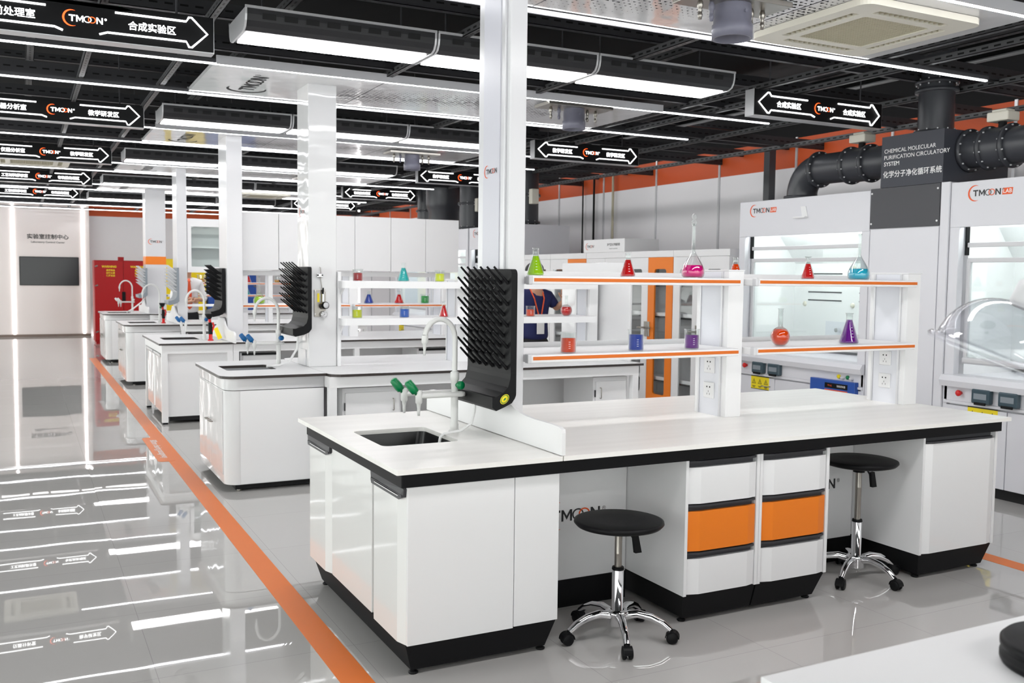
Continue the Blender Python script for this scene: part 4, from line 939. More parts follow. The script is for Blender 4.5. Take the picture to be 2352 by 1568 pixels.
# third bench: rack with overhead cabinets
t = thing('reagent_rack', 'white shelf rack with an orange edge strip under the overhead cabinets', 'shelf rack', (3.5, 11.25, TOPZ))
for x0 in (2.195, 3.50, 4.70): rack_post(t, x0, x0+.10, 11.08, 11.42, 1.628, False)
for x0, x1 in ((2.215, 3.49), (3.53, 4.80)): shelf(t, x0, x1, 11.03, 11.55, 1.248)
obj('rail', MB().box(2.2, 11.086, 1.575, 4.795, 11.12, 1.63), WS, t)
xs_ = [2.18, 2.63, 3.535, 3.985, 4.435, 4.88]
OC = ['leftmost', 'second from the left', 'middle', 'second from the right', 'rightmost']
for k in range(5):
    t = thing('overhead_cabinet', 'white overhead cabinet above the third bench, %s of its row' % OC[k], 'cabinet', ((xs_[k]+xs_[k+1])/2, 11.2, 1.64))
    obj('body', MB().box(xs_[k], 11.02, 1.64, xs_[k+1], 11.42, 2.285), OVHW, t); obj('door', MB().box(xs_[k]+.0025, 11.0, 1.64, xs_[k+1]-.0025, 11.02, 2.285, .002), OVHW, t)
glass_obj('v', 2.45, 11.2, 1.2485, .315, .068, 'lime', .26, 'large volumetric flask of lime liquid behind the second swan-neck tap', stopper=True)
glass_obj('c', 3.775, 11.2, 1.2485, .155, .06, 'blue', .70, 'conical flask of blue liquid on the orange-edged shelf of the third bench')
glass_obj('c', 4.165, 11.2, 1.2485, .155, .06, 'red', .70, 'conical flask of red liquid on the orange-edged shelf of the third bench')
glass_obj('b', 4.51, 11.2, 1.2485, .115, .055, 'green', .80, 'beaker of green liquid on the orange-edged shelf of the third bench')

# fourth bench: glass fronted overhead cabinet and lower shelf
t = thing('overhead_cabinet', 'white open glass-fronted overhead cabinet above the fourth bench', 'cabinet', (2.8, 14.8, 1.67))
mb = MB(); mb.plate([(2.17, 1.60), (3.4, 1.60), (3.4, 2.385), (2.17, 2.385)], [[(2.225, 1.685), (2.72, 1.685), (2.72, 2.27), (2.225, 2.27)], [(2.78, 1.685), (3.34, 1.685), (3.34, 2.27), (2.78, 2.27)]], lambda u, v, w: (u, w, v), 14.68, 14.65); obj('frame', mb, WS, t)
mb = MB(); mb.box(2.17, 14.69, 1.60, 2.19, 15.0, 2.385); mb.box(3.38, 14.69, 1.60, 3.4, 15.0, 2.385); mb.box(2.19, 14.69, 2.36, 3.38, 14.999, 2.384); mb.box(2.19, 14.69, 1.601, 3.38, 14.999, 1.62); mb.box(2.19, 14.98, 1.62, 3.38, 14.998, 2.36); obj('body', mb, WS, t)
obj('shelf', MB().box(2.2, 14.72, 1.96, 3.38, 14.98, 1.985), WS, t); obj('pane', MB().box(2.22, 14.665, 1.68, 3.35, 14.669, 2.275), PANE, t)
t = thing('reagent_rack', 'white rack posts carrying the glass-fronted cabinet on the fourth bench', 'shelf rack', (2.9, 14.8, TOPZ))
for x0 in (3.36,): rack_post(t, x0, x0+.06, 14.7, 14.95, 1.59, False)
obj('shelf', MB().box(2.165, 14.66, 1.10, 3.36, 15.0, 1.125), WS, t); obj('glass_shelf', MB().box(2.165, 14.66, 1.235, 3.36, 14.95, 1.243), PANE, t)
t = thing('reagent_rack', 'white two-tier shelf rack with orange edge strips on the farthest bench', 'shelf rack', (3.5, 18.7, TOPZ))
for x0 in (3.40, 4.70): rack_post(t, x0, x0+.1, 18.6, 18.9, 1.64, False)
for zt in (1.19, 1.42):
    shelf(t, 2.40, 3.38, 18.5, 19.0, zt); shelf(t, 3.52, 4.70, 18.5, 19.0, zt)
glass_obj('b', 3.0, 18.62, 1.4205, .14, .075, 'amber', .45, 'beaker of amber liquid on the farthest bench shelf beside the person in white')
glass_obj('c', 3.83, 18.62, 1.1905, .175, .07, 'teal', .62, 'conical flask of teal liquid on the lower shelf of the farthest bench')
glass_obj('c', 3.85, 18.62, 1.4205, .2, .075, 'red', .6, 'conical flask of red liquid on the upper shelf of the farthest bench')
glass_obj('b', 4.42, 18.62, 1.4205, .12, .06, 'amber', .45, 'beaker of amber liquid at the right of the farthest bench shelf')

# ------------------------------------------------------------------ safety cabinets against the far wall
def safety_cabinet(x0, x1, y, z1, m, label, warn):
    t = thing('safety_cabinet', label, 'safety cabinet', ((x0+x1)/2, y+.3, 0))
    obj('body', MB().box(x0, y+.03, .05, x1, y+.6, z1, .006), m, t); obj('base', MB().box(x0+.02, y+.05, 0, x1-.02, y+.58, .05), m, t)
    xm = (x0+x1)/2
    for a, b in ((x0+.01, xm-.004), (xm+.004, x1-.01)):
        d = obj('door', MB().box(a, y, .08, b, y+.03, z1-.02, .004), m, t)
        if warn:
            for cx in ((a+b)/2,):
                s_ = obj('warning_label', MB().box(cx-.12, y-.003, 1.47, cx+.12, y, 1.79), m, d); mb = MB()
                mb.text('WARNING', (cx, y-.004, 1.685), X, Z, .062, 'C', .03)
                for i, tx in enumerate(('易燃物品', '远离火源', '保持关闭')): mb.text(tx, (cx+.03, y-.004, 1.61-.06*i), X, Z, .045, 'C', .02)
                obj('lettering', mb, YELT, s_)
        xe = a if a < xm-.1 else b
        for z in (.28, 1.30, z1-.12): obj('hinge', MB().cyl((a+.005 if a == x0+.01 else b-.005, y-.006, z-.025), (a+.06 if a == x0+.01 else b-.06, y-.006, z+.0), .016, n=10), STEEL, d)
    obj('lock_box', MB().box(xm-.035, y-.03, .95, xm+.035, y, 1.15, .004), BLKP, t)
    obj('vent_cap', MB().box(xm-.09, y+.2, z1, xm+.03, y+.34, z1+.08), m, t)
safety_cabinet(1.43, 2.62, 22.9, 1.845, RED, 'red double-door safety cabinet with yellow warning labels against the far wall', True)
safety_cabinet(2.72, 3.80, 22.9, 1.90, YEL, 'yellow safety cabinet standing beside the red one', False)
safety_cabinet(3.84, 4.95, 22.9, 1.70, BLU, 'blue safety cabinet standing beside the yellow one', False)
# ------------------------------------------------------------------ fume cupboards along the right wall
XF = 6.35
def warning_sticker(par, x, y, z, w=.24, h=.125, n=3):
    s_ = obj('warning_sticker', MB().box(x-.002, y-w/2, z-h/2, x, y+w/2, z+h/2), YELT, par); mb = MB()
    for i in range(n):
        c = y+w/2-w*(i+.5)/n; r = .032; P = lambda a, rr: (x-.003, c-rr*sin(a), z+.004+rr*cos(a)); tri = [0, 2*pi/3, 4*pi/3]
        vs = [P(a, r) for a in tri]+[P(a, r*.72) for a in tri]; mb.add(vs, [(k, (k+1) % 3, 3+(k+1) % 3, 3+k) for k in range(3)])
        mb.box(x-.003, c-.003, z-.004, x-.0025, c+.003, z+.016); mb.box(x-.003, c-.022, z-.040, x-.0025, c+.022, z-.034); mb.box(x-.003, c-.016, z-.05, x-.0025, c+.016, z-.045)
    mb.box(x-.003, y-w/2, z+h/2-.008, x-.0025, y+w/2, z+h/2); mb.box(x-.003, y-w/2, z-h/2, x-.0025, y+w/2, z-h/2+.006)
    obj('hazard_print', mb, INKD, s_)
def breaker_box(par, x, y, z, w=.155, h=.11):
    b = obj('breaker_box', MB().box(x-.05, y-w/2, z-h/2, x, y+w/2, z+h/2, .012), SMOKE, par)
    obj('breaker', MB().box(x-.053, y-w*.34, z-.02, x-.049, y+w*.34, z+.022), GREYP, b)
    obj('latch', MB().box(x-.058, y-w*.3, z-h/2-.008, x-.045, y+w*.3, z-h/2+.012, .003), BLKP, b)
def fume_cupboard(y0, y1, label, sash_z, logo_h=.046, extras=True):
    D = .87; t = thing('fume_cupboard', label, 'fume cupboard', (XF+D/2, (y0+y1)/2, 0)); x0, x1 = XF, XF+D; zt = 2.35; j = .085
    mb = MB(); mb.box(x0, y0, .06, x1, y0+.035, zt); mb.box(x0, y1-.035, .06, x1, y1, zt); mb.box(x1-.03, y0+.035, .06, x1-.001, y1-.035, zt-.03); mb.box(x0+.031, y0+.035, zt-.03, x1-.001, y1-.035, zt-.001)
    obj('body', mb, HOODW, t)
    obj('header', MB().box(x0-.004, y0+.001, 2.012, x0+.03, y1-.001, zt+.001, .004), HOODW, t)
    for a, b in ((y0+.003, y0+j), (y1-j, y1-.003)): obj('side_post', MB().box(x0-.003, a, .86, x0+.06, b, 2.012, .004), HOODW, t)
    for a in (y0+j, y1-j-.025): obj('sash_track', MB().box(x0+.06, a+.008, 1.80, x0+.10, a+.018, 2.05), BLKP, t)
    # inside
    mb = MB(); mb.box(x0+.12, y0+.036, .86, x1-.04, y0+.08, 2.2); mb.box(x0+.12, y1-.08, .86, x1-.04, y1-.036, 2.2)
    obj('lining', mb, WS, t)
    mb = MB(); mb.prism([(x1-.20, y0+.08, .95), (x1-.14, y0+.08, .95), (x1-.14, y0+.08, 1.78), (x0+.42, y0+.08, 2.15), (x0+.36, y0+.08, 2.15), (x1-.20, y0+.08, 1.76)], (0, y1-y0-.16, 0)); b_ = obj('baffle', mb, WS, t)
    mb = MB()
    for c in (.30, .70):
        yy = y0+(y1-y0)*c
        for z in (1.66, 1.48, 1.40): mb.box(x1-.2025, yy-.22, z-.006, x1-.1995, yy+.22, z+.006)
    obj('slot', mb, MGREY, b_)
    mb = MB()
    for c in (.14, .48, .86):
        for z in (1.72, 1.36): mb.lathe([(.026, 0), (.024, .008), (0, .009)], (x1-.199, y0+(y1-y0)*c, z), (-1, 0, 0), 14)
    obj('knob', mb, CREAM, b_)
    obj('cup_panel', MB().box(x1-.204, (y0+y1)/2-.02, 1.02, x1-.199, (y0+y1)/2+.30, 1.2), LAV, b_)
    obj('spigot', MB().tube([(x1-.20, (y0+y1)/2+.12, 1.12), (x1-.25, (y0+y1)/2+.12, 1.12)], .022, 12), CHR, b_)
    obj('roof', MB().box(x0+.12, y0+.08, 2.16, x1-.05, y1-.08, 2.18), HOODW, t)
    obj('lamp', MB().box(x0+.16, y0+.25, 2.135, x0+.26, y1-.25, 2.158), LEDH, t)
    obj('work_surface', MB().box(x0+.04, y0+.036, .86, x1-.1, y1-.036, .885), HOODW, t)
    # sash
    s_ = obj('sash', MB().box(x0+.07, y0+j+.02, sash_z-.035, x0+.10, y1-j-.02, sash_z+.0, .004).box(x0+.07, y0+j+.02, sash_z+.08, x0+.10, y1-j-.02, sash_z+.115, .004)
        .box(x0+.071, y0+j+.021, 1.0, x0+.099, y0+j+.05, sash_z-.034).box(x0+.071, y1-j-.05, 1.0, x0+.099, y1-j-.021, sash_z-.034), LGREY, t)
    obj('pane', MB().box(x0+.083, y0+j+.03, 1.02, x0+.088, y1-j-.03, 2.0), PANE, s_)
    obj('handle', MB().box(x0+.035, y0+j+.03, .975, x0+.10, y1-j-.03, 1.025, .015), ALU, s_)
    # sill, control strip and base cabinets
    obj('sill', MB().prism([(x0-.04, y0, .80), (x0-.055, y0, .845), (x0-.03, y0, .885), (x0+.06, y0, .895), (x0+.06, y0, .80)], (0, y1-y0, 0)), HOODW, t)
    c_ = obj('control_strip', MB().box(x0, y0+.01, .69, x0+.04, y1-.01, .80, .003), HOODW, t)
    obj('ledge', MB().box(x0-.012, y0+.01, .668, x0+.04, y1-.01, .69, .003), HOODW, t)
    obj('emergency_button', MB().lathe([(.014, 0), (.014, .02), (.022, .022), (.024, .034), (.018, .042), (0, .044)], (x0, y1-.16, .755), (-1, 0, 0), 18), REDB, c_)
    for k in range(2): breaker_box(c_, x0, y1-.36-.22*k, .75)
    for k, m in enumerate((YELT, GRN)):
        yb = y0+.28-.1*k; obj('button', MB().lathe([(.018, 0), (.018, .012), (.012, .014), (0, .014)], (x0, yb, .76), (-1, 0, 0), 16), m, c_); obj('fitting', MB().lathe([(.016, 0), (.014, .03), (0, .031)], (x0, yb-.05, .753), (-1, 0, 0), 14), LGREY, c_)
    mb = MB().box(x0+.03, y0+.04, .08, x1-.1, y1-.04, .668); obj('base_cabinet', mb, HOODW, t); obj('plinth', MB().box(x0+.05, y0+.02, 0, x1-.05, y1-.02, .08), BLKM, t)
    n = 3; w = (y1-y0-.06)/n
    for k in range(n):
        a = y0+.03+w*k; d = obj('door', MB().box(x0, a+.003, .085, x0+.025, a+w-.003, .655, .004), HOODW, t)
        hy = a+.06 if k else a+w-.16; bar_handle(d, (x0, hy, .575), (x0, hy+.10, .575), (-.028, 0, 0), .005)
        if k == n-1: warning_sticker(d, x0, a+.20, .60, .25, .13)
    logo(t, (x0-.0055, y1-.19, 2.235), -Y, Z, logo_h, lab=True)
    return t
fume_cupboard(5.82, 7.46, 'white fume cupboard with lit interior left of the grey-topped service unit', 1.80)
fume_cupboard(3.42, 5.04, 'white fume cupboard with lit interior at the right edge of the picture', 1.78)
fume_cupboard(12.25, 13.9, 'white fume cupboard beyond the tall storage cabinets, first of the far three', 1.80)
fume_cupboard(13.95, 15.6, 'white fume cupboard beyond the tall storage cabinets, second of the far three', 1.80)
fume_cupboard(15.65, 17.3, 'white fume cupboard beyond the tall storage cabinets, last of the far three', 1.80)
# small camera on the first hood
single('bracket', MB().prism([(XF-.001, 6.62, 2.265), (XF-.001, 6.56, 2.265), (XF-.001, 6.53, 2.165), (XF-.001, 6.60, 2.165)], (-.012, 0, 0)).box(XF-.05, 6.53, 2.16, XF, 6.68, 2.172), WS, 'small white folded bracket on the front of the left fume cupboard', 'bracket')
# blue instrument under the first hood
t = thing('control_box', 'blue control unit with dark display set in the front of the left fume cupboard', 'control unit', (XF-.03, 6.12, .3))
obj('case', MB().box(XF-.045, 5.88, .30, XF, 6.40, .728, .004), BLU, t); obj('display', MB().box(XF-.048, 5.96, .655, XF-.044, 6.22, .70), BLKP, t)
obj('stripe', MB().box(XF-.048, 5.96, .634, XF-.044, 6.22, .642), INKO, t)
mb = MB(); mb.text('TM-6L', (XF-.0495, 6.16, .671), -Y, Z, .02); obj('lettering', mb, INKO, t)
mb = MB(); mb.text('智能控制器', (XF-.0495, 6.03, .671), -Y, Z, .02); obj('lettering', mb, INKW, t)
# service unit with grey top between the hoods
t = thing('service_unit', 'white service tower with dark grey top panel between the two fume cupboards', 'service unit', (XF+.4, 5.43, 0))
obj('body', MB().box(XF, 5.045, .06, XF+.85, 5.815, 2.36), HOODW, t); obj('plinth', MB().box(XF+.04, 5.05, 0, XF+.8, 5.81, .06), BLKM, t)
obj('door', MB().box(XF-.012, 5.13, .09, XF, 5.80, 2.025, .003), HOODW, t); obj('edge_post', MB().box(XF-.02, 5.041, .06, XF, 5.117, 2.362, .004), HOODW, t)
p_ = obj('top_panel', MB().box(XF-.014, 5.13, 2.03, XF, 5.812, 2.36, .003), MGREY, t)
mb = MB()
for y in (5.15, 5.795):
    for z in (2.07, 2.32): mb.cyl((XF-.018, y, z), (XF-.013, y, z), .008, n=10)
obj('screw', mb, WS, p_); obj('latch', MB().box(XF-.03, 5.30, .985, XF-.012, 5.34, 1.005), STEEL, t)
# purification box
t = thing('purification_box', 'blue-grey duct box lettered for chemical purification on top of the service tower', 'duct box', (XF+.35, 5.41, 2.36))
obj('case', MB().box(XF-.012, 5.115, 2.362, XF+.75, 5.715, 2.775), BOXG, t)
mb = MB()
for i, tx in enumerate(('CHEMICAL MOLECULAR', 'PURIFICATION CIRCULATORY', 'SYSTEM')): mb.text(tx, (XF-.0135, 5.685, 2.64-.052*i), -Y, Z, .046, 'L', 0 if i < 2 else .012)
mb.text('化学分子净化循环系统', (XF-.0135, 5.69, 2.445), -Y, Z, .058, 'L', .012, .98)
obj('lettering', mb, INKW, t)
# ducts
def flange(mb, p, ax, r, th=.03):
    d = Vector(ax); mb.lathe([(r, -th/2), (r+.028, -th/2), (r+.03, 0), (r+.028, th/2), (r, th/2)], p, ax, 36)
def flange_bolts(par, p, ax, r):
    d = Vector(ax).normalized(); a = d.orthogonal().normalized(); b = d.cross(a); mb = MB()
    for i in range(12):
        q = Vector(p)+(a*cos(pi*i/6)+b*sin(pi*i/6))*(r+.016); mb.cyl(q-d*.026, q+d*.026, .006, n=6)
    obj('bolt', mb, LGREY, par)
def actuator(par, x, y, z):
    a = obj('actuator', MB().box(x-.07, y-.09, z+.03, x+.07, y+.09, z+.10, .01).box(x-.05, y-.06, z+.1, x+.05, y+.06, z+.118, .004), CREAM, par); obj('stem', MB().cyl((x, y, z-.02), (x, y, z+.04), .03), BLKP, a)
R_ = .138; XD = 6.62; ZD = 2.62
def duct(label, y_parts, elbow=None, act=None, x=XD, z=ZD, r=R_):
    t = thing('duct', label, 'duct', (x, sum(y_parts)/len(y_parts), z)); ya, yb = y_parts[0], y_parts[-1]
    obj('pipe', MB().tube([(x, ya, z), (x, yb, z)], r, 36), PIPE, t)
    if elbow:
        pts = [(x, yb+.225*sin(radians(q)), z-.225+.225*cos(radians(q))) for q in range(0, 91, 10)]; pts.append((x, pts[-1][1], elbow)); obj('elbow', MB().tube(pts, r*1.02, 36), PIPE, t)
        mb = MB(); flange(mb, (x, pts[-1][1], elbow+.015), (0, 0, 1), r); obj('flange', mb, PIPE, t)
    for y in y_parts[1:] if elbow else y_parts[:-1]:
        mb = MB(); flange(mb, (x, y, z), (0, 1, 0), r); f = obj('flange', mb, PIPE, t); flange_bolts(f, (x, y, z), (0, 1, 0), r)
    if act is not None:
        obj('valve_body', MB().tube([(x, act-.10, z), (x, act+.10, z)], r+.012, 36), PIPE, t); actuator(t, x, act, z+r+.02)
    return t
duct('dark grey duct bending down from the lettered box into the left fume cupboard', [5.715, 6.08, 6.30, 6.68], elbow=2.36, act=6.19)
duct('dark grey duct running right from the lettered box over the right fume cupboard', [5.095, 4.93, 4.74, 3.3], act=4.83)
def riser(x, y, r, z0, z1, label, act=False, cone=False):
    t = thing('duct', label, 'duct', (x, y, z0))
    if cone: obj('pipe', MB().lathe([(r*1.15, z0), (r*1.15, z0+.35), (r*1.3, z0+.42), (r*1.35, z0+.5), (r*1.35, z1)], (x, y, 0), n=32), PIPE, t)
    else: obj('pipe', MB().lathe([(r, z0), (r, z1)], (x, y, 0), n=32), PIPE, t)
    for z in ((z0+.02, z0+.42) if not cone else (z0+.02,)):
        mb = MB(); flange(mb, (x, y, z), (0, 0, 1), r*(1.15 if cone else 1)); f = obj('flange', mb, PIPE, t); flange_bolts(f, (x, y, z), (0, 0, 1), r)
    if act: obj('actuator', MB().box(x-.06, y-r-.12, z0+.28, x+.06, y-r-.02, z0+.50, .012), CREAM, t)
    return t
t = riser(XD, 5.43, .138, 2.776, 3.9, 'dark grey vertical duct rising from the top of the lettered box')
mb = MB(); flange(mb, (XD, 5.43, 3.13), (0, 0, 1), .138); obj('flange', mb, PIPE, t)
riser(6.72, 12.72, .2, 2.38, 3.9, 'dark vertical duct with pale actuator rising just right of the tall column', True)
riser(6.78, 14.75, .21, 2.38, 3.9, 'dark vertical duct on the second of the far fume cupboards', True)
riser(6.78, 15.95, .24, 2.38, 3.9, 'wide dark sleeve duct on the last of the far fume cupboards', cone=True)
riser(6.90, 16.9, .24, 2.38, 3.9, 'dark vertical duct at the end of the far fume cupboards')
single('sample_box', MB().box(6.40, 15.25, 2.352, 6.5, 15.38, 2.50, .01), REDB, 'small orange red box on top of the far fume cupboards', 'box')
single('post', MB().box(8.2, 9.12, 0, 8.3, 9.22, 3.3), PIPE, 'thin dark steel post before the right wall behind the left fume cupboard', 'post')
for k, (y, r, m, lb) in enumerate(((13.55, .018, BLKP, 'thin black pipe running down the right wall'), (12.98, .02, GRILL, 'thin brass-coloured pipe running down the right wall'), (13.9, .012, BLKP, 'thin cable running down the right wall beside the black pipe'))):
    single('wall_pipe', MB().tube([(8.44, y, 0), (8.44, y, 3.3)], r, 8), m, lb, 'pipe')

# ------------------------------------------------------------------ tall storage cabinets
XC = 6.40
def storage_cabinet(y0, y1, left_orange, right_orange, label, items=True):
    """two glass doors; 'left' is the far one as seen from the aisle"""
    t = thing('storage_cabinet', label, 'storage cabinet', (XC+.25, (y0+y1)/2, 0)); x1 = XC+.5; zt = 1.905
    mb = MB(); mb.box(XC+.022, y0, .06, x1, y0+.02, zt); mb.box(XC+.022, y1-.02, .06, x1, y1, zt); mb.box(x1-.02, y0+.02, .06, x1-.001, y1-.02, zt-.02); mb.box(XC+.022, y0+.02, zt-.02, x1-.001, y1-.02, zt-.001); mb.box(XC+.022, y0+.02, .061, x1-.001, y1-.02, .10)
    obj('body', mb, WS, t); obj('header', MB().box(XC, y0, 1.835, XC+.022, y1, zt), WS, t); obj('plinth', MB().box(XC+.03, y0+.01, 0, x1, y1-.01, .06), BLKM, t)
    for z in (.42, .80, 1.15, 1.50):
        mb = MB().box(XC+.05, y0+.02, z, x1-.02, y1-.02, z+.02); mb.box(XC+.05, y0+.02, z, XC+.056, y1-.02, z+.06); obj('shelf', mb, WS, t)
    ym = (y0+y1)/2
    for a, b, o_, near in ((y0+.003, ym-.002, right_orange, 1), (ym+.002, y1-.003, left_orange, 0)):
        mb = MB(); c = (a+b)/2; w = (b-a)*.24
        mb.plate([(a, .10), (b, .10), (b, 1.832), (a, 1.832)], [rrect(c-w, .28, c+w, 1.70, .03, 4)], lambda u, v, q: (q, u, v), XC+.022, XC)
        d = obj('door', mb, ORG if o_ else WS, t); obj('pane', MB().box(XC+.009, c-w-.01, .27, XC+.013, c+w+.01, 1.71), PANED, d)
        hy = b-.03 if near else a+.03; obj('handle', MB().box(XC-.012, hy-.022, .93, XC, hy+.022, 1.10, .004).tube([(XC-.012, hy, 1.03), (XC-.045, hy, 1.03), (XC-.05, hy+(-.09 if near else .09), 1.03)], .010, 8), STEEL, d)
    return t
CABS = [(7.66, 8.60, 0, 0), (8.605, 9.545, 0, 1), (9.55, 10.43, 0, 0), (10.435, 11.36, 0, 1), (11.365, 12.22, 0, 0)]
CL = ['white glass-door storage cabinet next to the left fume cupboard', 'storage cabinet with an orange glass door, nearer of the two', 'white glass-door storage cabinet under the white logo box', 'storage cabinet with an orange glass door, farther of the two', 'white glass-door storage cabinet at the far end of its row']
for (a, b, lo, ro), lb in zip(CABS, CL): storage_cabinet(a, b, lo, ro, lb)
t = thing('filter_box', 'white filter box with logo standing on the storage cabinets', 'filter box', (XC+.25, 10.03, 1.906))
obj('case', MB().box(XC, 9.57, 1.906, XC+.5, 10.50, 2.068, .004), WS, t)
logo(t, (XC-.001, 10.42, 1.968), -Y, Z, .032)
mb = MB(); mb.text('净气型化学储药柜', (XC-.001, 9.81, 1.985), -Y, Z, .036, 'C', .01); mb.text('Ductless Storage Cabinet', (XC-.001, 9.81, 1.945), -Y, Z, .018); obj('lettering', mb, INKD, t)
t0 = None
for k, (y, z, kind) in enumerate(((9.9, 1.13, 0), (8.1, 1.16, 1), (8.85, 1.16, 2))):
    pass

# ------------------------------------------------------------------ people
def skin_mesh(name, verts, edges, radii, m, parent, levels=2, root=0):
    me = bpy.data.meshes.new(name); off = OFF.get(parent.name, Vector((0, 0, 0))) if parent else Vector((0, 0, 0))
    me.from_pydata([Vector(v)-off for v in verts], edges, []); o = bpy.data.objects.new(name, me); COL.objects.link(o); o.parent = parent; me.materials.append(m)
    OFF[o.name] = off
    s_ = o.modifiers.new('skin', 'SKIN'); s_.use_smooth_shade = True
    if not me.skin_vertices: me.skin_vertices.new()
    for i, r in enumerate(radii):
        d = me.skin_vertices[0].data[i]; d.radius = (r, r) if not isinstance(r, tuple) else r; d.use_root = (i == root)
    ss = o.modifiers.new('smooth', 'SUBSURF'); ss.levels = levels; ss.render_levels = levels
    return o
def chainmesh():
    return dict(v=[], e=[], r=[])
def chain(c, pts, radii, start=None):
    prev = start; ids = []
    for p, r in zip(pts, radii):
        c['v'].append(Vector(p)); c['r'].append(r); i = len(c['v'])-1
        if prev is not None: c['e'].append((prev, i))
        prev = i; ids.append(i)
    return ids
def person(loc, label, arms, shirt, trousers, height=1.74, tie=False, lanyard=False, hair=True):
    """faces the camera (-Y); arms = {side: (shoulder, elbow, wrist, finger direction, palm side)} in local metres"""
    x0, y0, _ = loc; k = height/1.74; t = thing('person', label, 'person', loc)
    P = lambda p: Vector((x0+p[0]*k, y0+p[1]*k, p[2]*k))
    b = chainmesh()
    ids = chain(b, [P(p) for p in ((0, 0, .93), (0, .005, 1.08), (0, .0, 1.25), (0, .01, 1.39), (0, .012, 1.47), (0, .0, 1.53), (0, -.01, 1.60), (0, -.012, 1.67), (0, -.005, 1.715))], [(.13, .085), (.125, .085), (.155, .105), (.12, .085), (.056, .058), (.054, .056), (.070, .088), (.078, .098), (.055, .07)])
    for s_ in (-1, 1):
        chain(b, [P(p) for p in ((s_*.09, 0, .85), (s_*.095, -.01, .50), (s_*.10, .015, .10), (s_*.105, -.06, .045), (s_*.11, -.15, .03))], [.088, .062, .042, .04, .032], ids[0])
    # nose
    chain(b, [P((0, -.095, 1.635)), P((0, -.118, 1.622))], [.014, .010], ids[6])
    for s_, (sh, el, wr, fd, th) in arms.items():
        sh, el, wr = P(sh), P(el), P(wr); a = chain(b, [sh, sh.lerp(el, .5), el, el.lerp(wr, .5), wr], [.052, .046, .039, .034, .026], ids[3])
        fd = Vector(fd).normalized(); th = Vector(th).normalized(); nrm = fd.cross(th).normalized()
        palm = chain(b, [wr+fd*.045, wr+fd*.085], [(.036, .016), (.036, .014)], a[-1])
        for q, (o_, L) in enumerate(((.028, .075), (.0095, .085), (-.0095, .078), (-.028, .06))):
            r0 = wr+fd*.088+th*o_; chain(b, [r0, r0+fd*L*.5+nrm*.004, r0+fd*L*.8+nrm*.02, r0+fd*L*.9+nrm*.038], [.0095, .009, .0085, .0075], palm[1])
        r0 = wr+fd*.04+th*.032; chain(b, [r0, r0+th*.028+fd*.025, r0+th*.035+fd*.055], [.011, .0105, .009], palm[0])
    skin_mesh('body', b['v'], b['e'], b['r'], SKIN, t)
    c = chainmesh()
    ids = chain(c, [P(p) for p in ((0, 0, .87), (0, .003, .97), (0, .005, 1.08), (0, .0, 1.25), (0, .01, 1.395), (0, .012, 1.49))], [(.185, .135), (.185, .135), (.172, .125), (.182, .126), (.150, .108), (.066, .066)])
    for s_, (sh, el, wr, fd, th) in arms.items():
        sh, el, wr = P(sh), P(el), P(wr); chain(c, [sh, sh.lerp(el, .5), el.lerp(sh, .12)] if lanyard else [sh, sh.lerp(el, .5), el, el.lerp(wr, .35)], [.070, .064, .062, .05], ids[4])
    skin_mesh('shirt', c['v'], c['e'], c['r'], shirt, t)
    c = chainmesh(); ids = chain(c, [P((0, 0, .97)), P((0, 0, .89))], [(.165, .118), (.165, .118)])
    for s_ in (-1, 1): chain(c, [P(p) for p in ((s_*.088, 0, .80), (s_*.095, -.008, .48), (s_*.10, .012, .09))], [.10, .075, .062], ids[1])
    skin_mesh('trousers', c['v'], c['e'], c['r'], trousers, t)
    for s_ in (-1, 1):
        skin_mesh('shoe', [P((s_*.10, .05, .045)), P((s_*.105, -.06, .045)), P((s_*.11, -.17, .035))], [(0, 1), (1, 2)], [.045, .045, .034], BLKP, t, 1)
        obj('eye', MB().lathe([(0, .004), (.008, .003), (.011, 0)], P((s_*.032, -.104, 1.66)), (0, -1, 0), 10), INKD, t)
        obj('ear', MB().lathe([(0, .012), (.018, .010), (.026, 0), (.018, -.01), (0, -.012)], P((s_*.082, .0, 1.64)), (s_, -.3, 0), 12, .7, 1.1), SKIN, t)
    obj('mouth', MB().box(*(P((-.024, -.1, 1.588))), *(P((.024, -.092, 1.594)))), INKO, t)
    mb = MB(); hc = P((0, .008, 1.675)); mb.lathe([(.093*k*cos(radians(a)), .088*k*sin(radians(a))) for a in range(-12, 91, 12)], hc, (0, .28, 1), 28, 1.0, 1.14); obj('hair', mb, HAIR, t)
    if tie:
        mb = MB(); pts = [(-.022, -.085, 1.455), (.022, -.085, 1.455), (.016, -.118, 1.415), (.034, -.150, 1.20), (.044, -.145, 1.0), (0, -.14, .955), (-.044, -.145, 1.0), (-.034, -.150, 1.20), (-.016, -.118, 1.415)]
        q = [P(p) for p in pts]; n = len(q); mb.add(q+[v+Vector((0, .008, 0)) for v in q], [list(range(n)), list(range(n, 2*n))[::-1]]+[(i, (i+1) % n, n+(i+1) % n, n+i) for i in range(n)]); obj('tie', mb, TIE, t)
        mb = MB(); mb.prism([P((-.075, -.06, 1.475)), P((0, -.09, 1.45)), P((-.05, -.11, 1.40))], (0, .008, 0)); mb.prism([P((.075, -.06, 1.475)), P((.05, -.11, 1.40)), P((0, -.09, 1.45))], (0, .008, 0)); obj('collar', mb, shirt, t)
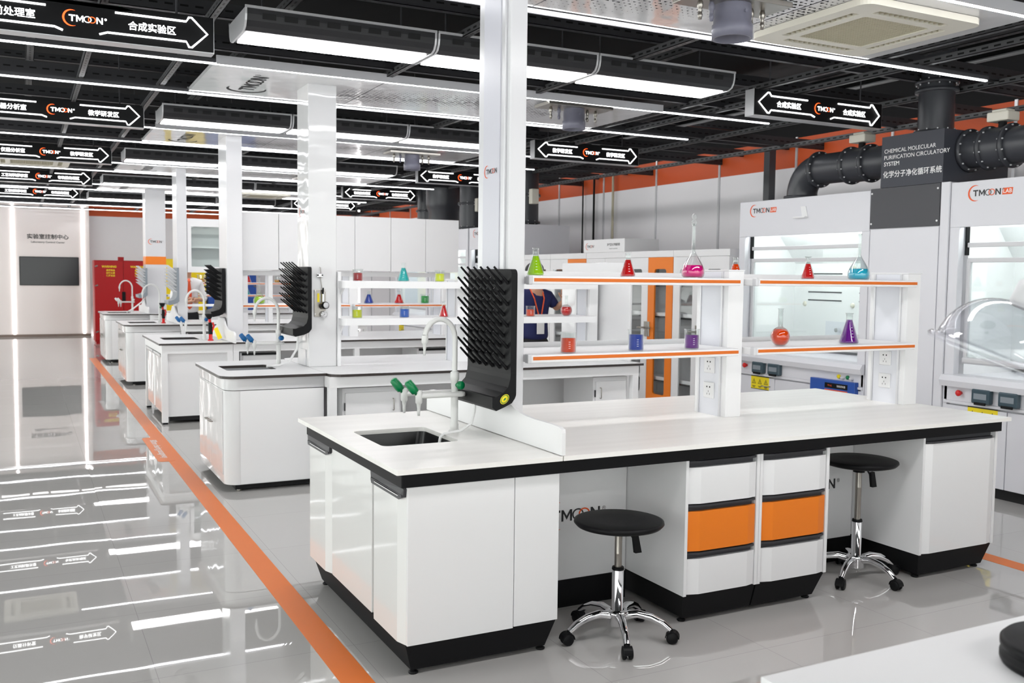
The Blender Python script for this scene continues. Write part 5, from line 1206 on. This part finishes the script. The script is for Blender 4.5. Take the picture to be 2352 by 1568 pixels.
    if lanyard:
        mb = MB(); R = []
        for s_ in (-1, 1):
            a, m_, e = P((s_*.075, -.03, 1.47)), P((s_*.062, -.115, 1.36)), P((s_*.006, -.146, 1.13)); w = Vector((.0075, 0, 0))
            mb.add([a-w, a+w, m_-w, m_+w, e-w, e+w], [(0, 1, 3, 2), (2, 3, 5, 4)]); mb.add([v+Vector((0, .003, 0)) for v in (a-w, a+w, m_-w, m_+w, e-w, e+w)], [(2, 3, 1, 0), (4, 5, 3, 2)])
        obj('lanyard', mb, TIE, t); obj('badge', MB().box(*P((-.045, -.155, .97)), *P((.045, -.149, 1.12))), WM, t)
    return t
person((5.07, 9.35, 0), 'person in a navy short-sleeved shirt with an orange lanyard behind the second bench', {
    1: ((.18, .01, 1.385), (.275, -.02, 1.245), (.285, -.16, 1.335), (-.12, -.1, 1), (-1, -.2, 0)), -1: ((-.185, .01, 1.385), (-.25, .03, 1.10), (-.23, -.06, .86), (0, -.1, -1), (.3, -1, 0))}, NAVY, TROU, 1.74, lanyard=True)
person((2.485, 16.75, 0), 'person in a white shirt and orange tie with folded arms behind the fourth bench', {
    1: ((.18, .01, 1.385), (.25, -.05, 1.11), (.03, -.20, 1.12), (-1, .0, .1), (0, .1, 1)), -1: ((-.18, .01, 1.385), (-.25, -.05, 1.10), (-.02, -.235, 1.08), (1, .05, .15), (0, .1, 1))}, SHIRT, TROU, 1.79, tie=True)

# ------------------------------------------------------------------ group phrases for repeated things
GROUPS = {'conical_flask': 'conical flasks on the bench shelves', 'beaker': 'beakers on the bench shelves', 'volumetric_flask': 'volumetric flasks on the bench shelves', 'round_flask': 'round flasks on the bench shelves',
          'stool': 'black stools at the nearest bench', 'drying_rack': 'peg drying racks on the service columns', 'laboratory_tap': 'swan-neck taps at the bench sinks', 'service_column': 'service columns on the benches',
          'canopy': 'ceiling canopies over the benches', 'hanging_sign': 'hanging signs with lit arrows', 'air_conditioner': 'ceiling cassette air conditioners', 'service_drop': 'pipe stubs under the canopies',
          'worktop': 'bench worktops', 'sink_cabinet': 'sink cabinets at the bench ends', 'drawer_cabinet': 'drawer units under the benches', 'bench_frame': 'steel frames under the benches', 'reagent_rack': 'shelf racks on the benches',
          'overhead_cabinet': 'overhead cabinets above the benches', 'splash_panel': 'curved splash panels', 'fume_cupboard': 'fume cupboards along the right wall', 'storage_cabinet': 'storage cabinets along the right wall',
          'safety_cabinet': 'safety cabinets against the far wall', 'eyewash': 'hand eye washes', 'back_panel': 'back panels under the nearest bench', 'drain_hose': 'drain hoses', 'duct': 'dark grey ducts over the fume cupboards'}
for o in list(COL.objects):
    if o.parent is None and 'label' in o and 'group' not in o:
        g = GROUPS.get(o.name.split('.')[0])
        if g: o['group'] = g
